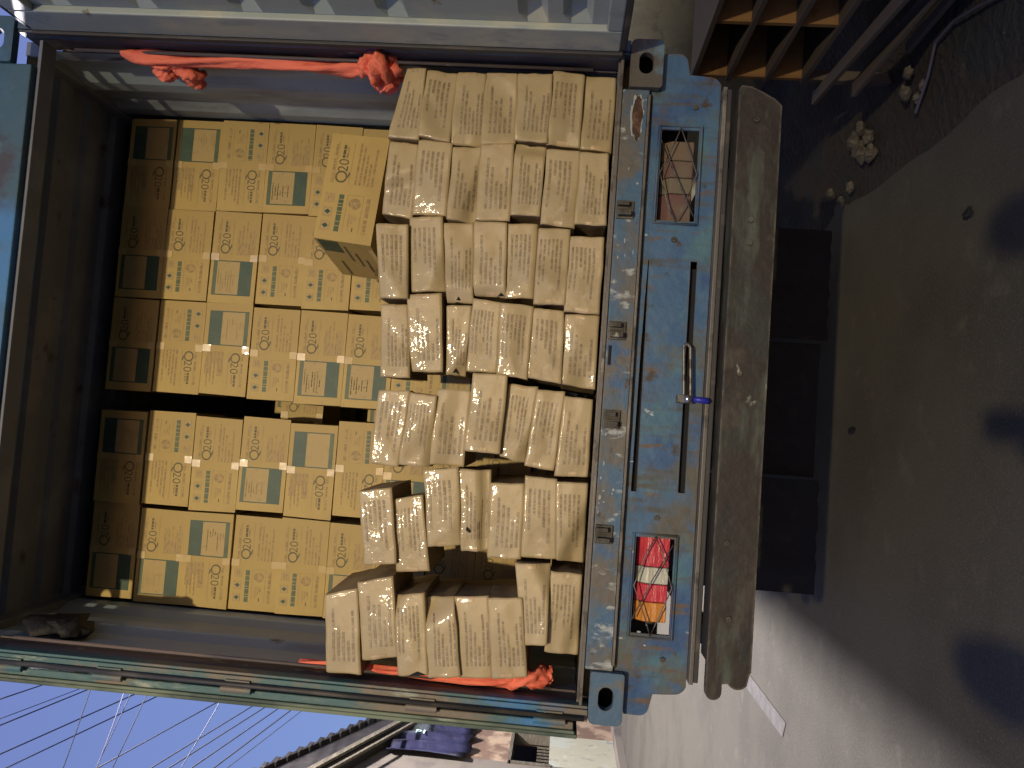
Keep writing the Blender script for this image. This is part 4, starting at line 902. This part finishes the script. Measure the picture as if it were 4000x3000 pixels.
v, f = text_polys('P1', .22, 0.004); lt_ = MB()
lt_.add([(FX+.175, 11.95 + y_, 3.92 - x_) for x_, y_ in v], f)
lo_ = lt_.build('lettering', 'letter_glow'); lo_.parent = tp_o; lo_.location = -tp_o.location
# wall of the next plot beyond the house, patchy cream
nw = MB().box(-6.45, -6.302, 14.25, 24, 0, 1.35)
tag(nw.build('street_wall', 'whitewash', loc=(-6.37, 19, 0)), 'whitewashed street wall beyond the old gabled house', 'wall')
kb = MB().box(-6.30, -6.05, 4, 24, 0, .13); structure(kb.build('kerb', 'plaster_grey'))
# small lit street bulb under the eave
bl_ = thing('wall_lamp', 'small lit white bulb under the eave of the old street house', 'lamp', (-6.02, 12.55, 3.85))
m1 = MB().blob((-6.0, 12.55, 3.93), (.055, .055, .055), 0, 0, nu=14, nv=10); part(m1, 'bulb', 'lamp_glow', bl_, smooth=True)
m1 = MB().beam((-6.2, 12.55, 4.04), (-6.0, 12.55, 4.0), .02, .02); part(m1, 'bracket', 'wood_trim', bl_)
ld_ = bpy.data.lights.new('wall_lamp_light', 'POINT'); ld_.energy = 12; ld_.color = (.9, 1, .95); ld_.shadow_soft_size = .06
lo2 = bpy.data.objects.new('wall_lamp_light', ld_); col.objects.link(lo2); lo2.parent = bl_; lo2.location = (.16, 0, .08)

# ---------------------------------------------------------------- overhead cables
CWORD = {'a': 'highest dark cable', 'b': 'thin dark cable just below the highest', 'c': 'thick dark cable, third from the top', 'd': 'fourth dark cable from the top', 'e': 'fifth dark cable from the top', 'f': 'sixth dark cable from the top', 'g': 'seventh dark cable from the top', 'h': 'eighth dark cable from the top', 'i': 'ninth dark cable from the top', 'j': 'third lowest dark cable', 'k': 'second lowest dark cable', 'l': 'lowest dark cable above the old roof', 'm': 'slack dark wire crossing the upper cables', 'n': 'slack dark wire crossing the middle cables', 'o': 'long pale wire between the dark crossing wires', 'p': 'short pale wire crossing the upper cables', 'q': 'pale wire crossing the lower cables'}
for k, A, B in WIRES:
    A, B = Vector(A), Vector(B); pts = []
    sag = .0 if k < 'm' else .10
    for i in range(25):
        t = -.15 + 1.3*i/24; p = A.lerp(B, t); p.z -= sag*(1-((t-.5)/.65)**2); pts.append(p)
    r_ = {'b': .006, 'k': .006, 'l': .006}.get(k, .010) if k < 'm' else .0055
    o = MB().tube(pts, r_, 6).build('overhead_cable', 'cable_white' if k in 'opq' else 'cable', smooth=True, loc=tuple(A.lerp(B, .5)))
    tag(o, CWORD[k] + ' against the evening sky', 'cable', 'overhead street cables')

# ---------------------------------------------------------------- street lamps
def street_lamp(base, head, label, energy, color, soft, aim, glowmat, cone, blend):
    b = Vector(base); h = Vector(head); root = thing('street_lamp', label, 'street lamp', base, 'tall street lamps')
    m = MB().tube([b, b+Vector((0, 0, h.z+.15-b.z))], [.09, .055], 12); part(m, 'pole', 'plaster_grey', root, smooth=True)
    top = b+Vector((0, 0, h.z+.12-b.z)); m = MB().tube([top, top.lerp(h+Vector((0, 0, .25)), .6), h+Vector((0, 0, .14))], .03, 8); part(m, 'arm', 'plaster_grey', root, smooth=True)
    m = MB().blob(h+Vector((0, 0, .13)), (.20, .20, .07), 1, .05); part(m, 'lamp_head', 'plaster_grey', root, smooth=True)
    m = MB().blob(h+Vector((0, 0, .085)), (.10, .10, .045), 0, 0); part(m, 'lens', glowmat, root, smooth=True)
    l = bpy.data.lights.new('lamp_light', 'SPOT'); l.energy = energy; l.color = color; l.shadow_soft_size = soft; l.spot_size = R(cone); l.spot_blend = blend
    o = bpy.data.objects.new('lamp_light', l); col.objects.link(o); o.parent = root; o.location = h - b
    o.rotation_euler = (Vector(aim)-h).to_track_quat('-Z', 'Y').to_euler()
    return root
street_lamp((-3.4, -12.6, 0), (-.6, -12.0, 6.35), 'street lamp on a pole behind the camera shining into the container', 7700, (1.0, .81, .52), .12, (-1.7, 0, 2.15), 'warm_glow', 42, 1.0)
street_lamp((4.6, 8.0, 0), (-.94, 8.0, 9.0), 'street lamp arching over the road in front of the trailer', 15000, (1.0, .93, .97), .30, (-2.2, 5, 0), 'lamp_glow', 150, .4)

# ---------------------------------------------------------------- people standing behind the camera (their shadows reach the truck)
def person(x, y, hgt, label, hold=None, rot=0.0, arm_up=False):
    k = hgt/1.75
    me = bpy.data.meshes.new('person'); V = []; E = []; Rd = []
    def P(p, r, par=None):
        V.append(Vector(p)*k); Rd.append(r*k); i = len(V)-1
        if par is not None: E.append((par, i))
        return i
    pel = P((0, 0, .93), .135); wa = P((0, 0, 1.08), .125, pel); chs = P((0, 0, 1.27), .15, wa); nb = P((0, .0, 1.43), .085, chs); nk = P((0, .01, 1.50), .055, nb); hd = P((0, .03, 1.60), .082, nk); ht = P((0, .02, 1.68), .075, hd)
    for s in (-1, 1):
        hp = P((s*.10, 0, .88), .09, pel); kn = P((s*.12, .02, .50), .058, hp); an = P((s*.13, -.01, .09), .04, kn); P((s*.15, .14, .035), .035, an)
        sh = P((s*.19, 0, 1.40), .058, chs)
        if hold is not None and s == 1:
            e = (s*.24, .10, 1.16); w = Vector(hold)/k + Vector((.03, -.06, -.10)); w = tuple(w)
        elif hold is not None:
            e = (s*.24, .12, 1.16); w = tuple(Vector(hold)/k + Vector((-.04, -.05, -.12)))
        else:
            e = (s*.27, -.02, 1.13); w = (s*.28, .07, .90)
        el = P(e, .042, sh); wr_ = P(w, .026, el)
        d = (Vector(w)-Vector(e)).normalized(); side = Vector((s, 0, 0))
        pm = P(tuple(Vector(w)+d*.05), .030, wr_)
        for q in range(4):
            o_ = side*(-.024+.016*q); a = Vector(w)+d*.09+o_; f1 = P(tuple(a), .009, pm); f2 = P(tuple(a+d*.03+Vector((0, .015, 0))), .0085, f1); P(tuple(a+d*(.045-.004*abs(q-1.5))+Vector((0, .035, 0))), .008, f2)
        t1 = P(tuple(Vector(w)+d*.045-side*.038+Vector((0, .02, 0))), .010, pm); P(tuple(Vector(w)+d*.075-side*.045+Vector((0, .035, 0))), .009, t1)
    me.from_pydata([tuple(v) for v in V], E, []); o = bpy.data.objects.new('person', me); col.objects.link(o)
    for nm in ('skin', 'shirt', 'trousers'): pass
    sk = o.modifiers.new('skin', 'SKIN'); sk.use_smooth_shade = True
    sv = me.skin_vertices[0].data if me.skin_vertices else None
    if sv is None:
        bm = bmesh.new(); bm.from_mesh(me); bm.verts.layers.skin.verify(); bm.to_mesh(me); bm.free(); sv = me.skin_vertices[0].data
    for i, r_ in enumerate(Rd): sv[i].radius = (r_, r_*.9)
    sv[0].use_root = True
    ss_ = o.modifiers.new('sub', 'SUBSURF'); ss_.levels = 1; ss_.render_levels = 1
    dg = bpy.context.evaluated_depsgraph_get(); m2 = bpy.data.meshes.new_from_object(o.evaluated_get(dg))
    o.modifiers.clear(); o.data = m2
    m2.materials.clear()
    for nm in ('skin', 'shirt', 'trousers'): m2.materials.append(MT[nm])
    for p in m2.polygons:
        c = p.center/k; p.use_smooth = True
        p.material_index = 2 if c.z < .98 and abs(c.x) < .22 else (1 if c.z < 1.46 and not (c.y > .14 or (abs(c.x) > .2 and c.z < 1.15)) else 0)
    o.location = (x, y, 0); o.rotation_euler.z = rot
    tag(o, label, 'person')
    hr = MB().blob((0, .005*k, 1.645*k), (.095*k, .105*k, .105*k), 2, .05, nu=14, nv=10); hr.build('hair', 'hair', o, smooth=True)
    nsx = MB().blob((0, .118*k, 1.60*k), (.014, .02, .024), 1, 0); nsx.build('nose', 'skin', o, smooth=True)
    for s in (-1, 1):
        MB().blob((s*.032*k, .104*k, 1.63*k), (.012, .008, .007), 1, 0).build('eye', 'black', o, smooth=True)
        MB().blob((s*.088*k, .02*k, 1.61*k), (.012, .02, .032), 1, 0).build('ear', 'skin', o, smooth=True)
    MB().blob((0, .108*k, 1.555*k), (.024, .008, .006), 1, 0).build('mouth', 'dust_red', o, smooth=True)
    return o
person(-.24, -3.20, 1.66, 'person in a dark shirt holding up a phone to take the picture', hold=(.03, .40, 1.50))
person(-.85, -3.22, 1.80, 'taller person in dark clothes standing left of the one with the phone')
person(.30, -3.15, 1.72, 'person in dark clothes standing right of the one with the phone')
ph = MB().box(-.244, -.166, -2.800, -2.790, 1.372, 1.538); tag(ph.build('phone', 'black', loc=(-.205, -2.795, 1.37), bevel=.003), 'black phone held upright by the person taking the picture', 'phone')
